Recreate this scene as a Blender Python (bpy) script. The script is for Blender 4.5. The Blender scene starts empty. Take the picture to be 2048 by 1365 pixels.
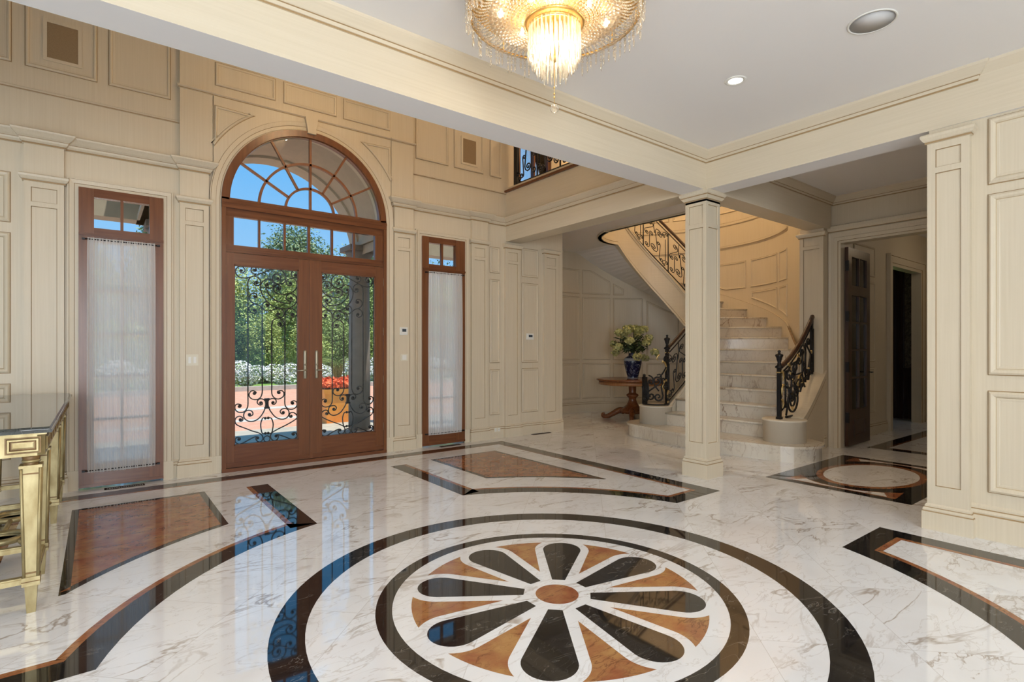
import bpy, math, random
import numpy as np
from math import sin, cos, pi, radians, hypot, atan2, degrees, sqrt
random.seed(7); np.random.seed(7)
scn = bpy.context.scene
COL = scn.collection
# ---------------------------------------------------------------- camera
cam_d = bpy.data.cameras.new('camera'); cam = bpy.data.objects.new('camera', cam_d); COL.objects.link(cam)
cam.location = (0, 0, 1.37); cam.rotation_euler = (radians(90), 0, radians(-37.5))
cam_d.sensor_width = 36; cam_d.lens = 1079.5/2048*36; cam_d.shift_y = 15.9/2048
cam_d.clip_start = .05; cam_d.clip_end = 500
scn.camera = cam
vs = scn.view_settings
scn.display_settings.display_device = 'sRGB'
vs.view_transform = 'Standard'; vs.look = 'None'; vs.exposure = 0.14; vs.gamma = 1; vs.use_curve_mapping = False
# ---------------------------------------------------------------- world: clear blue sky, paler at the horizon
W = bpy.data.worlds.new('sky'); scn.world = W; W.use_nodes = True
nt = W.node_tree; nt.nodes.clear()
tc = nt.nodes.new('ShaderNodeTexCoord'); sx = nt.nodes.new('ShaderNodeSeparateXYZ'); cr = nt.nodes.new('ShaderNodeValToRGB')
bg = nt.nodes.new('ShaderNodeBackground'); wo = nt.nodes.new('ShaderNodeOutputWorld')
nt.links.new(tc.outputs['Generated'], sx.inputs[0]); nt.links.new(sx.outputs['Z'], cr.inputs[0]); nt.links.new(cr.outputs[0], bg.inputs[0]); nt.links.new(bg.outputs[0], wo.inputs[0])
cr.color_ramp.elements[0].position = 0.0; cr.color_ramp.elements[0].color = (.42, .66, .92, 1)
cr.color_ramp.elements[1].position = .35; cr.color_ramp.elements[1].color = (.078, .41, .87, 1)
bg.inputs[1].default_value = 1.08
# ---------------------------------------------------------------- lights
def lamp(name, kind, loc, energy, color=(1,1,1), size=None, size_y=None, rot=None, **kw):
    d = bpy.data.lights.new(name, kind); d.energy = energy; d.color = color
    if size is not None:
        if kind == 'AREA':
            d.size = size
            if size_y: d.shape = 'RECTANGLE'; d.size_y = size_y
        elif kind == 'SUN': d.angle = size
        else: d.shadow_soft_size = size
    for k, v in kw.items(): setattr(d, k, v)
    o = bpy.data.objects.new(name, d); COL.objects.link(o); o.location = loc
    if rot: o.rotation_euler = rot
    return o
lamp('sun', 'SUN', (0, 0, 20), 6.0, (1, .95, .86), size=radians(.6), rot=(radians(14), 0, radians(35)))
# daylight entering by the tall windows in the rear and left walls of the room, behind the camera
WINC = (.86, .93, 1.0)
for x in (-2.6, -.2):
    lamp('window_daylight', 'AREA', (x, -4.9, 1.75), 175, WINC, 1.7, 2.5, rot=(radians(90), 0, 0))
for y in (-2.2,):
    lamp('window_daylight', 'AREA', (-4.9, y, 1.75), 80, WINC, 1.7, 2.5, rot=(radians(90), 0, radians(-90)))
# ---------------------------------------------------------------- materials
MATS = {}
def mat(name, col, rough=.5, metal=0, spec=.5, **kw):
    m = bpy.data.materials.new(name); m.use_nodes = True
    b = m.node_tree.nodes['Principled BSDF']
    b.inputs['Base Color'].default_value = (*col, 1); b.inputs['Roughness'].default_value = rough
    b.inputs['Metallic'].default_value = metal; b.inputs['Specular IOR Level'].default_value = spec
    for k, v in kw.items(): b.inputs[k].default_value = v
    MATS[name] = m; return m
def nd(m, t, **kw):
    n = m.node_tree.nodes.new(t)
    for k, v in kw.items(): setattr(n, k, v)
    return n
def lk(m, a, b): m.node_tree.links.new(a, b)
def ramp(m, stops, interp='LINEAR'):
    r = nd(m, 'ShaderNodeValToRGB'); e = r.color_ramp.elements; r.color_ramp.interpolation = interp
    while len(e) < len(stops): e.new(.5)
    for k, (p, c) in enumerate(stops): e[k].position = p; e[k].color = (*c, 1)
    return r
def coords(m, scale=(1,1,1), rot=(0,0,0), kind='Object'):
    t = nd(m, 'ShaderNodeTexCoord'); mp = nd(m, 'ShaderNodeMapping')
    mp.inputs['Scale'].default_value = scale; mp.inputs['Rotation'].default_value = rot
    lk(m, t.outputs[kind], mp.inputs[0]); return mp.outputs[0]
def noise(m, vec, scale, detail=4, rough=.5, dist=0):
    n = nd(m, 'ShaderNodeTexNoise'); n.inputs['Scale'].default_value = scale; n.inputs['Detail'].default_value = detail
    n.inputs['Roughness'].default_value = rough; n.inputs['Distortion'].default_value = dist
    lk(m, vec, n.inputs['Vector']); return n.outputs['Fac']
def noisy(name, c1, c2, scale=(1,1,1), ns=5, rough=.5, lo=.3, hi=.7, bump=0, **kw):
    m = mat(name, c1, rough, **kw); v = coords(m, scale)
    f = noise(m, v, ns); r = ramp(m, [(lo, c1), (hi, c2)]); lk(m, f, r.inputs[0])
    lk(m, r.outputs[0], m.node_tree.nodes['Principled BSDF'].inputs['Base Color'])
    if bump:
        b = nd(m, 'ShaderNodeBump'); b.inputs['Strength'].default_value = bump; lk(m, f, b.inputs['Height'])
        lk(m, b.outputs[0], m.node_tree.nodes['Principled BSDF'].inputs['Normal'])
    return m
# cream glazed woodwork: fine vertical strie
noisy('cream', (.66, .565, .415), (.71, .615, .465), (80, 80, 1.6), 1.0, .42, .25, .75)
mat('glaze', (.36, .235, .11), .5); mat('glaze_soft', (.54, .42, .26), .5)
noisy('cream_h', (.66, .565, .415), (.71, .615, .465), (1.6, 1.6, 80), 1.0, .42, .25, .75)
mat('ceiling_paint', (.86, .835, .81), .8)
noisy('mahogany', (.145, .050, .019), (.205, .076, .029), (30, 30, 1.5), 1.2, .28)
noisy('mahogany_h', (.125, .042, .017), (.195, .070, .028), (2, 30, 25), 1.3, .25)
noisy('mahogany_pale', (.20, .072, .03), (.27, .105, .045), (40, 40, 1.5), 1.0, .35)
noisy('dark_wood', (.035, .014, .007), (.07, .028, .014), (30, 30, 1.5), 1.0, .3)
mat('iron', (.012, .011, .012), .42, .3)
noisy('brass', (.55, .40, .16), (.75, .58, .28), (9, 9, 9), 3, .32, metal=.9)
mat('pewter', (.42, .37, .27), .45, .7)
noisy('gold_leaf', (.30, .225, .095), (.47, .385, .20), (7, 7, 3), 3, .38, metal=.5)
noisy('gold_glaze', (.14, .075, .025), (.24, .14, .05), (7, 7, 3), 3, .45, metal=.3)
mat('chandelier_gold', (.78, .50, .17), .38, 1.0)
mat('plastic_cream', (.74, .68, .54), .4); mat('plastic_white', (.82, .80, .74), .4); mat('screen_dark', (.05, .07, .09), .15)
noisy('speaker_mesh', (.27, .185, .10), (.34, .235, .13), (90, 90, 90), 3, .8)
mat('speaker_grey', (.60, .58, .56), .8)
mat('vent_brown', (.035, .018, .010), .7, 0, .2)
mat('step_band', (.72, .66, .55), .4)
def emis(name, col, s):
    m = bpy.data.materials.new(name); m.use_nodes = True; n = m.node_tree; n.nodes.clear()
    e = n.nodes.new('ShaderNodeEmission'); o = n.nodes.new('ShaderNodeOutputMaterial'); e.inputs[0].default_value = (*col, 1); e.inputs[1].default_value = s
    n.links.new(e.outputs[0], o.inputs[0]); MATS[name] = m
emis('lamp_glow', (1, .93, .80), 7); emis('bulb_glow', (1, .88, .68), 14)
# window glass: lets light straight through, mirrors at the glancing part
m = bpy.data.materials.new('glass'); m.use_nodes = True; MATS['glass'] = m; n = m.node_tree; n.nodes.clear()
o = n.nodes.new('ShaderNodeOutputMaterial'); mx = n.nodes.new('ShaderNodeMixShader'); tr = n.nodes.new('ShaderNodeBsdfTransparent'); gl = n.nodes.new('ShaderNodeBsdfGlossy'); fr = n.nodes.new('ShaderNodeFresnel')
gl.inputs['Roughness'].default_value = .01; fr.inputs[0].default_value = 1.45; tr.inputs[0].default_value = (.97, .98, .97, 1)
n.links.new(fr.outputs[0], mx.inputs[0]); n.links.new(tr.outputs[0], mx.inputs[1]); n.links.new(gl.outputs[0], mx.inputs[2]); n.links.new(mx.outputs[0], o.inputs[0])
# crystal: clear facets, partly see-through, bright highlights
m = bpy.data.materials.new('crystal'); m.use_nodes = True; MATS['crystal'] = m; n = m.node_tree; n.nodes.clear()
o = n.nodes.new('ShaderNodeOutputMaterial'); mx = n.nodes.new('ShaderNodeMixShader'); mx2 = n.nodes.new('ShaderNodeMixShader'); tr = n.nodes.new('ShaderNodeBsdfTransparent'); gl = n.nodes.new('ShaderNodeBsdfGlossy'); tl = n.nodes.new('ShaderNodeBsdfTranslucent'); lw = n.nodes.new('ShaderNodeLayerWeight')
gl.inputs['Roughness'].default_value = .12; tr.inputs[0].default_value = (1, .98, .94, 1); tl.inputs[0].default_value = (1, .95, .86, 1); lw.inputs[0].default_value = .62
n.links.new(lw.outputs['Facing'], mx.inputs[0]); n.links.new(tr.outputs[0], mx.inputs[1]); n.links.new(gl.outputs[0], mx.inputs[2])
mx2.inputs[0].default_value = .25; n.links.new(mx.outputs[0], mx2.inputs[1]); n.links.new(tl.outputs[0], mx2.inputs[2]); n.links.new(mx2.outputs[0], o.inputs[0])
m = MATS['crystal'].copy(); m.name = 'crystal_bead'; MATS['crystal_bead'] = m
for q in m.node_tree.nodes:
    if q.type == 'MIX_SHADER' and not q.inputs[0].is_linked: q.inputs[0].default_value = .36
for q in MATS['crystal'].node_tree.nodes:
    if q.type == 'MIX_SHADER' and not q.inputs[0].is_linked: q.inputs[0].default_value = .14
# sheer curtain
m = bpy.data.materials.new('sheer'); m.use_nodes = True; MATS['sheer'] = m; n = m.node_tree; n.nodes.clear()
o = n.nodes.new('ShaderNodeOutputMaterial'); mx = n.nodes.new('ShaderNodeMixShader'); mx2 = n.nodes.new('ShaderNodeMixShader'); tr = n.nodes.new('ShaderNodeBsdfTransparent'); df = n.nodes.new('ShaderNodeBsdfDiffuse'); tl = n.nodes.new('ShaderNodeBsdfTranslucent')
df.inputs[0].default_value = (.97, .96, .94, 1); tl.inputs[0].default_value = (.97, .96, .95, 1)
mx2.inputs[0].default_value = .5; n.links.new(df.outputs[0], mx2.inputs[1]); n.links.new(tl.outputs[0], mx2.inputs[2])
mx.inputs[0].default_value = .86; n.links.new(tr.outputs[0], mx.inputs[1]); n.links.new(mx2.outputs[0], mx.inputs[2]); n.links.new(mx.outputs[0], o.inputs[0])
# marbles
def marble(name, base, base2, vein, rough=.04, scale=1.0, tile=None, strength=1.0, spec=.6, vw=.035, cover=.5):
    m = mat(name, base, rough, spec=spec); P = m.node_tree.nodes['Principled BSDF']
    t = nd(m, 'ShaderNodeTexCoord').outputs['Object']; vec = t; seam = None
    if tile:
        mp = nd(m, 'ShaderNodeMapping'); mp.inputs['Rotation'].default_value = (0, 0, radians(45)); lk(m, t, mp.inputs[0])
        off = nd(m, 'ShaderNodeVectorMath', operation='ADD'); off.inputs[1].default_value = tile[1]; lk(m, mp.outputs[0], off.inputs[0])
        sc = nd(m, 'ShaderNodeVectorMath', operation='SCALE'); sc.inputs['Scale'].default_value = 1/tile[0]; lk(m, off.outputs[0], sc.inputs[0])
        fl = nd(m, 'ShaderNodeVectorMath', operation='FLOOR'); lk(m, sc.outputs[0], fl.inputs[0])
        fr = nd(m, 'ShaderNodeVectorMath', operation='FRACTION'); lk(m, sc.outputs[0], fr.inputs[0])
        wn = nd(m, 'ShaderNodeTexWhiteNoise'); lk(m, fl.outputs[0], wn.inputs['Vector'])
        ms = nd(m, 'ShaderNodeVectorMath', operation='SCALE'); ms.inputs['Scale'].default_value = 9.0; lk(m, wn.outputs['Color'], ms.inputs[0])
        ad = nd(m, 'ShaderNodeVectorMath', operation='ADD'); lk(m, t, ad.inputs[0]); lk(m, ms.outputs[0], ad.inputs[1]); vec = ad.outputs[0]
        sp = nd(m, 'ShaderNodeSeparateXYZ'); lk(m, fr.outputs[0], sp.inputs[0])
        outs = []
        for ax in ('X', 'Y'):
            a = nd(m, 'ShaderNodeMath', operation='SUBTRACT'); a.inputs[1].default_value = .5; lk(m, sp.outputs[ax], a.inputs[0])
            b = nd(m, 'ShaderNodeMath', operation='ABSOLUTE'); lk(m, a.outputs[0], b.inputs[0]); outs.append(b.outputs[0])
        mxx = nd(m, 'ShaderNodeMath', operation='MAXIMUM'); lk(m, outs[0], mxx.inputs[0]); lk(m, outs[1], mxx.inputs[1])
        gt = nd(m, 'ShaderNodeMath', operation='GREATER_THAN'); gt.inputs[1].default_value = .4975; lk(m, mxx.outputs[0], gt.inputs[0]); seam = gt.outputs[0]
    # veins = thin level sets of a warped noise, stretched along one direction
    mp = nd(m, 'ShaderNodeMapping'); mp.inputs['Scale'].default_value = (1.0, 2.6, 1); mp.inputs['Rotation'].default_value = (0, 0, radians(-28)); lk(m, vec, mp.inputs[0])
    def vein_layer(sc_, width, dist, det):
        f = noise(m, mp.outputs[0], sc_, det, .55, dist)
        a = nd(m, 'ShaderNodeMath', operation='SUBTRACT'); a.inputs[1].default_value = .5; lk(m, f, a.inputs[0])
        b = nd(m, 'ShaderNodeMath', operation='ABSOLUTE'); lk(m, a.outputs[0], b.inputs[0])
        r = nd(m, 'ShaderNodeMapRange'); r.inputs['From Min'].default_value = 0; r.inputs['From Max'].default_value = width; r.inputs['To Min'].default_value = 1; r.inputs['To Max'].default_value = 0
        lk(m, b.outputs[0], r.inputs[0]); return r.outputs[0]
    v1 = vein_layer(1.1*scale, vw, 1.2, 5); v2 = vein_layer(3.1*scale, vw*.7, .9, 6)
    cv = noise(m, mp.outputs[0], .9*scale, 2); cr_ = nd(m, 'ShaderNodeMapRange'); cr_.inputs['From Min'].default_value = cover-.06; cr_.inputs['From Max'].default_value = cover+.12; lk(m, cv, cr_.inputs[0])
    a = nd(m, 'ShaderNodeMath', operation='MULTIPLY'); lk(m, v1, a.inputs[0]); lk(m, cr_.outputs[0], a.inputs[1])
    b = nd(m, 'ShaderNodeMath', operation='MULTIPLY'); b.inputs[1].default_value = .35; lk(m, v2, b.inputs[0])
    s = nd(m, 'ShaderNodeMath', operation='MAXIMUM'); lk(m, a.outputs[0], s.inputs[0]); lk(m, b.outputs[0], s.inputs[1])
    s2 = nd(m, 'ShaderNodeMath', operation='MULTIPLY'); s2.inputs[1].default_value = strength; s2.use_clamp = True; lk(m, s.outputs[0], s2.inputs[0])
    cl = noise(m, vec, 1.7*scale, 5); rb = ramp(m, [(.35, base), (.68, base2)]); lk(m, cl, rb.inputs[0])
    mixc = nd(m, 'ShaderNodeMix', data_type='RGBA'); lk(m, s2.outputs[0], mixc.inputs[0]); lk(m, rb.outputs[0], mixc.inputs[6]); mixc.inputs[7].default_value = (*vein, 1)
    outc = mixc.outputs[2]
    if seam:
        mz = nd(m, 'ShaderNodeMix', data_type='RGBA'); 
        sm = nd(m, 'ShaderNodeMath', operation='MULTIPLY'); sm.inputs[1].default_value = .45; lk(m, seam, sm.inputs[0])
        lk(m, sm.outputs[0], mz.inputs[0]); lk(m, outc, mz.inputs[6]); mz.inputs[7].default_value = (.42, .38, .34, 1); outc = mz.outputs[2]
    lk(m, outc, P.inputs['Base Color']); return m
marble('marble_white', (.85, .86, .88), (.76, .755, .76), (.42, .36, .31), .03, 1.0, (.66, (-1.485, -.03, 0)), 1.0, .95, .022)
marble('marble_stair', (.76, .70, .60), (.68, .61, .50), (.36, .26, .18), .14, 1.0, None, 1.0, .5, .022)
marble('marble_black', (.012, .011, .011), (.020, .017, .015), (.30, .27, .24), .035, 3.0, None, .5, .85, .010)
marble('marble_rust', (.28, .085, .038), (.40, .19, .075), (.12, .042, .02), .05, 4.0, None, .8, .6, .03, .4)
marble('marble_gold', (.44, .235, .085), (.31, .105, .045), (.16, .06, .025), .05, 4.0, None, .8, .6, .03, .4)
marble('marble_green', (.010, .014, .013), (.020, .026, .024), (.22, .24, .22), .03, 4.0, None, .5, .9, .010)
# outdoors
m = noisy('brick_paving', (.6, .3, .2), (.62, .32, .21), (1, 1, 1), 6, .85)
br = nd(m, 'ShaderNodeTexBrick'); lk(m, coords(m, (1, 1, 1), (0, 0, radians(35))), br.inputs[0]); br.inputs['Scale'].default_value = 4.5
br.inputs['Color1'].default_value = (.58, .30, .20, 1); br.inputs['Color2'].default_value = (.52, .22, .13, 1); br.inputs['Mortar'].default_value = (.46, .36, .29, 1); br.inputs['Mortar Size'].default_value = .012
lk(m, br.outputs[0], m.node_tree.nodes['Principled BSDF'].inputs['Base Color'])
noisy('porch_stone', (.34, .30, .24), (.46, .41, .33), (1, 1, 1), 8, .6)
noisy('band_stone', (.42, .38, .33), (.55, .50, .44), (1, 1, 1), 8, .7)
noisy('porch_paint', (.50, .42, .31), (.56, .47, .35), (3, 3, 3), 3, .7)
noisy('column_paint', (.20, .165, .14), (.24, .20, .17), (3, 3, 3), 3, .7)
noisy('lawn', (.10, .20, .03), (.20, .33, .07), (1, 1, 1), 9, .9)
noisy('soil', (.06, .035, .02), (.10, .06, .035), (1, 1, 1), 9, .95)
noisy('bark', (.09, .06, .04), (.17, .12, .08), (9, 9, 2), 4, .9)
noisy('terracotta', (.86, .34, .05), (.92, .42, .08), (3, 3, 3), 3, .6)
noisy('slate', (.25, .25, .27), (.42, .41, .42), (1, 14, 14), 3, .7)
noisy('stucco', (.55, .47, .38), (.62, .54, .45), (2, 2, 2), 5, .9)
def leafmat(name, c1, c2, c3=None):
    m = mat(name, c1, .6, spec=.3); v = coords(m)
    f = noise(m, v, 2.5, 3); f2 = noise(m, v, 30, 2)
    ad = nd(m, 'ShaderNodeMath', operation='ADD'); lk(m, f, ad.inputs[0]); lk(m, f2, ad.inputs[1])
    h = nd(m, 'ShaderNodeMath', operation='MULTIPLY'); h.inputs[1].default_value = .5; lk(m, ad.outputs[0], h.inputs[0])
    st = [(.36, c1), (.6, c2)] + ([(.68, c3)] if c3 else [])
    r = ramp(m, st); lk(m, h.outputs[0], r.inputs[0]); lk(m, r.outputs[0], m.node_tree.nodes['Principled BSDF'].inputs['Base Color'])
leafmat('leaf_bright', (.21, .28, .055), (.47, .53, .16), (.70, .70, .34))
leafmat('leaf_mid', (.12, .19, .045), (.34, .42, .13))
leafmat('leaf_pine', (.10, .17, .07), (.32, .40, .20))
leafmat('leaf_dark', (.025, .06, .018), (.08, .14, .035))
leafmat('leaf_maple', (.22, .10, .03), (.36, .26, .06))
leafmat('petal_white', (.62, .60, .58), (.88, .87, .86))
leafmat('petal_coral', (.75, .10, .03), (.95, .24, .10))
leafmat('petal_green', (.33, .34, .11), (.62, .60, .30))
leafmat('leaf_vase', (.02, .035, .012), (.05, .08, .025))
# blue and white porcelain
m = mat('porcelain_blue', (.01, .014, .05), .15); f = noise(m, coords(m, (1, 1, 1)), 16, 3, .5, 1.5)
r = ramp(m, [(.56, (.008, .012, .05)), (.60, (.30, .34, .42)), (.64, (.010, .016, .06))]); lk(m, f, r.inputs[0]); lk(m, r.outputs[0], m.node_tree.nodes['Principled BSDF'].inputs['Base Color'])
mat('porcelain_pale', (.30, .34, .40), .15)
m = mat('wallpaper', (.16, .10, .06), .5); f = noise(m, coords(m), 7, 2, .5, 3.0)
r = ramp(m, [(.45, (.10, .06, .035)), (.52, (.23, .16, .09)), (.6, (.11, .065, .04))]); lk(m, f, r.inputs[0]); lk(m, r.outputs[0], m.node_tree.nodes['Principled BSDF'].inputs['Base Color'])
noisy('table_wood', (.15, .048, .018), (.24, .085, .03), (3, 25, 25), 1.3, .22)
noisy('table_inlay', (.30, .13, .05), (.38, .17, .07), (25, 25, 2), 1.3, .25)

# ---------------------------------------------------------------- mesh building
class MB:
    def __init__(s, *mats): s.v = []; s.f = []; s.mi = []; s.sm = []; s.mats = list(mats) or ['cream']; s.cur = 0; s.smooth = False
    def m(s, name):
        if name not in s.mats: s.mats.append(name)
        s.cur = s.mats.index(name); return s
    def face(s, idx, mi=None, sm=None): s.f.append(tuple(idx)); s.mi.append(s.cur if mi is None else mi); s.sm.append(s.smooth if sm is None else sm)
    def poly(s, pts, mi=None):
        n = len(s.v); s.v += [tuple(p) for p in pts]; s.face(range(n, n+len(pts)), mi); return s
    def box(s, x0, x1, y0, y1, z0, z1):
        n = len(s.v); s.v += [(x0,y0,z0),(x1,y0,z0),(x1,y1,z0),(x0,y1,z0),(x0,y0,z1),(x1,y0,z1),(x1,y1,z1),(x0,y1,z1)]
        for q in ((0,3,2,1),(4,5,6,7),(0,1,5,4),(1,2,6,5),(2,3,7,6),(3,0,4,7)): s.face([n+i for i in q], sm=False)
        return s
    def prism(s, poly, z0, z1):            # poly in xy (ccw)
        n = len(s.v); k = len(poly); s.v += [(x, y, z0) for x, y in poly] + [(x, y, z1) for x, y in poly]
        s.face([n+i for i in range(k-1, -1, -1)], sm=False); s.face([n+k+i for i in range(k)], sm=False)
        for i in range(k): j = (i+1) % k; s.face([n+i, n+j, n+k+j, n+k+i])
        return s
    def prism_y(s, poly, y0, y1):          # poly in xz
        n = len(s.v); k = len(poly); s.v += [(x, y0, z) for x, z in poly] + [(x, y1, z) for x, z in poly]
        s.face([n+i for i in range(k)], sm=False); s.face([n+k+i for i in range(k-1, -1, -1)], sm=False)
        for i in range(k): j = (i+1) % k; s.face([n+j, n+i, n+k+i, n+k+j])
        return s
    def tube(s, pts, r, n=6, closed=False, cap=True):
        P = [np.array(p, float) for p in pts]; N = len(P)
        if N < 2: return s
        rr = r if hasattr(r, '__len__') else [r]*N
        b0 = len(s.v); up = None
        for i in range(N):
            a = P[i-1] if (i > 0 or closed) else P[i]; b = P[(i+1) % N] if (i < N-1 or closed) else P[i]
            t = b-a; L = np.linalg.norm(t); t = t/L if L > 1e-9 else np.array([0, 0, 1.])
            if up is None: up = np.array([0, 0, 1.]) if abs(t[2]) < .9 else np.array([1., 0, 0])
            x = np.cross(t, up); 
            if np.linalg.norm(x) < 1e-6: x = np.cross(t, np.array([.3, .9, .1]))
            x /= np.linalg.norm(x); y = np.cross(x, t); up = y
            for k in range(n):
                a_ = 2*pi*k/n; q = P[i]+rr[i]*(cos(a_)*x+sin(a_)*y); s.v.append((float(q[0]), float(q[1]), float(q[2])))
        for i in range(N if closed else N-1):
            j = (i+1) % N
            for k in range(n): l = (k+1) % n; s.face([b0+i*n+k, b0+i*n+l, b0+j*n+l, b0+j*n+k], sm=n > 4)
        if cap and not closed:
            s.face([b0+k for k in range(n-1, -1, -1)], sm=False); s.face([b0+(N-1)*n+k for k in range(n)], sm=False)
        return s
    def lathe(s, prof, c=(0,0,0), n=32, mats=None):   # prof (r,z)
        b0 = len(s.v)
        for r, z in prof:
            for k in range(n): a = 2*pi*k/n; s.v.append((c[0]+r*cos(a), c[1]+r*sin(a), c[2]+z))
        for i in range(len(prof)-1):
            mi = None if mats is None else s.mats.index(mats[i])
            for k in range(n): l = (k+1) % n; s.face([b0+i*n+k, b0+i*n+l, b0+(i+1)*n+l, b0+(i+1)*n+k], mi, True)
        if prof[0][0] > 1e-5: s.face([b0+k for k in range(n-1, -1, -1)], sm=False)
        if prof[-1][0] > 1e-5: s.face([b0+(len(prof)-1)*n+k for k in range(n)], sm=False)
        return s
    def ball(s, c, r, n=8, sz=1.0):
        return s.lathe([(r*sin(pi*i/(n//2+1)) if 0 < i < n//2+1 else 1e-6, -r*sz*cos(pi*i/(n//2+1))) for i in range(n//2+2)], c, n)
    def sweep(s, path, prof, closed=False, side=1):
        """profile [(out, z)] or [(out, z, mat)] swept along xy path, out to the left (side=1) with mitred corners"""
        P = [np.array(p[:2], float) for p in path]; N = len(P); zz = [p[2] if len(p) > 2 else 0 for p in path]
        nrm = []
        for i in range(N):
            if closed or 0 < i < N-1: a = P[i]-P[i-1]; b = P[(i+1) % N]-P[i]
            elif i == 0: a = b = P[1]-P[0]
            else: a = b = P[-1]-P[-2]
            a /= np.linalg.norm(a); b /= np.linalg.norm(b); na = np.array([-a[1], a[0]])*side; nb = np.array([-b[1], b[0]])*side
            m_ = na+nb; m_ /= max(np.dot(m_, m_)/2, .15); nrm.append(m_)
        b0 = len(s.v); K = len(prof)
        for i in range(N):
            for q in prof: p = P[i]+nrm[i]*q[0]; s.v.append((float(p[0]), float(p[1]), q[1]+zz[i]))
        for i in range(N if closed else N-1):
            j = (i+1) % N
            for k in range(K-1):
                mi = s.mats.index(prof[k+1][2]) if len(prof[k+1]) > 2 else None
                s.face([b0+i*K+k, b0+j*K+k, b0+j*K+k+1, b0+i*K+k+1], mi)
        if not closed:
            s.face([b0+k for k in range(K)], sm=False); s.face([b0+(N-1)*K+k for k in range(K-1, -1, -1)], sm=False)
        return s
    def build(s, name, parent=None, label=None, cat=None, group=None, kind=None, loc=None):
        me = bpy.data.meshes.new(name)
        me.from_pydata(s.v, [], s.f)
        for n_ in s.mats: me.materials.append(MATS[n_])
        me.polygons.foreach_set('material_index', s.mi); me.polygons.foreach_set('use_smooth', s.sm); me.update()
        o = bpy.data.objects.new(name, me); COL.objects.link(o)
        if parent is not None: o.parent = parent
        if loc is not None: o.location = loc
        tag(o, label, cat, group, kind); return o
def tag(o, label=None, cat=None, group=None, kind=None):
    if label: o['label'] = label
    if cat: o['category'] = cat
    if group: o['group'] = group
    if kind: o['kind'] = kind
    return o
def empty(name, loc, label=None, cat=None, group=None, kind=None, rz=0):
    o = bpy.data.objects.new(name, None); COL.objects.link(o); o.location = loc; o.rotation_euler.z = rz; o.empty_display_size = .1
    return tag(o, label, cat, group, kind)
def dup(root, loc, rz=None, label=None):
    r = root.copy(); COL.objects.link(r); r.location = loc
    if rz is not None: r.rotation_euler.z = rz
    if label: r['label'] = label
    for ch in root.children:
        c = ch.copy(); COL.objects.link(c); c.parent = r
        for g in ch.children: d = g.copy(); COL.objects.link(d); d.parent = c
    return r
def inset(poly, d):
    n = len(poly); out = []
    for i in range(n):
        a = np.array(poly[i])-np.array(poly[i-1]); b = np.array(poly[(i+1) % n])-np.array(poly[i])
        la, lb = np.linalg.norm(a), np.linalg.norm(b); a = a/la if la > 1e-9 else b/lb; b = b/lb if lb > 1e-9 else a
        m_ = np.array([-a[1]-b[1], a[0]+b[0]]); m_ /= max(np.dot(m_, m_)/2, .2); out.append(tuple(np.array(poly[i])+m_*d))
    return out
PAN = [(0, .0015, 'cream'), (.0055, .0015, 'glaze'), (.008, .012, 'cream'), (.016, .017, 'cream'), (.026, .015, 'cream'), (.032, .006, 'cream'), (.035, .0035, 'glaze_soft'), (.046, .0035, 'cream'), (.052, .002, 'cream')]
PAN_S = [(0, .0015, 'cream'), (.005, .0015, 'glaze'), (.006, .009, 'cream'), (.013, .011, 'cream'), (.019, .005, 'cream'), (.022, .003, 'glaze'), (.03, .002, 'cream')]
PAN_B = [(0, .0015, 'cream'), (.006, .0015, 'glaze'), (.007, .014, 'cream'), (.02, .024, 'cream'), (.036, .020, 'cream'), (.046, .010, 'cream'), (.05, .0035, 'glaze_soft'), (.062, .0035, 'cream'), (.07, .002, 'cream')]
def ring(mb, poly, M, prof=PAN, strip=False):
    for n_ in ('cream', 'glaze', 'glaze_soft'):
        if n_ not in mb.mats: mb.mats.append(n_)
    b0 = len(mb.v); k = len(poly)
    for off, dep, mt in prof: mb.v += [M(u, z, dep) for u, z in inset(poly, off)]
    for i in range(len(prof)-1):
        mi = mb.mats.index(prof[i+1][2])
        for j in range(k): l = (j+1) % k; mb.face([b0+i*k+j, b0+i*k+l, b0+(i+1)*k+l, b0+(i+1)*k+j], mi, False)
    b1 = b0+(len(prof)-1)*k; mi = mb.mats.index('cream')
    if strip:
        h = k//2
        for j in range(h-1): mb.face([b1+j, b1+j+1, b1+k-2-j, b1+k-1-j], mi, False)
    else: mb.face([b1+j for j in range(k)], mi, False)
def rect(u0, u1, z0, z1): return [(u0, z0), (u1, z0), (u1, z1), (u0, z1)]
def arc(cx, cy, r, a0, a1, n): return [(cx+r*cos(radians(a0+(a1-a0)*i/n)), cy+r*sin(radians(a0+(a1-a0)*i/n))) for i in range(n+1)]
def catmull(P, n=6):
    P = [np.array(p, float) for p in P]; Q = [2*P[0]-P[1]]+P+[2*P[-1]-P[-2]]; out = []
    for i in range(1, len(Q)-2):
        for k in range(n):
            t = k/n; out.append(.5*((2*Q[i])+(-Q[i-1]+Q[i+1])*t+(2*Q[i-1]-5*Q[i]+4*Q[i+1]-Q[i+2])*t*t+(-Q[i-1]+3*Q[i]-3*Q[i+1]+Q[i+2])*t**3))
    out.append(P[-1]); return [tuple(p) for p in out]
def spiral(c, r0, r1, a0, turns, n=None):
    n = n or max(8, int(abs(turns)*16))
    return [(c[0]+(r0+(r1-r0)*(i/n)**.8)*cos(a0+2*pi*turns*i/n), c[1]+(r0+(r1-r0)*(i/n)**.8)*sin(a0+2*pi*turns*i/n)) for i in range(n+1)]
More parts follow.
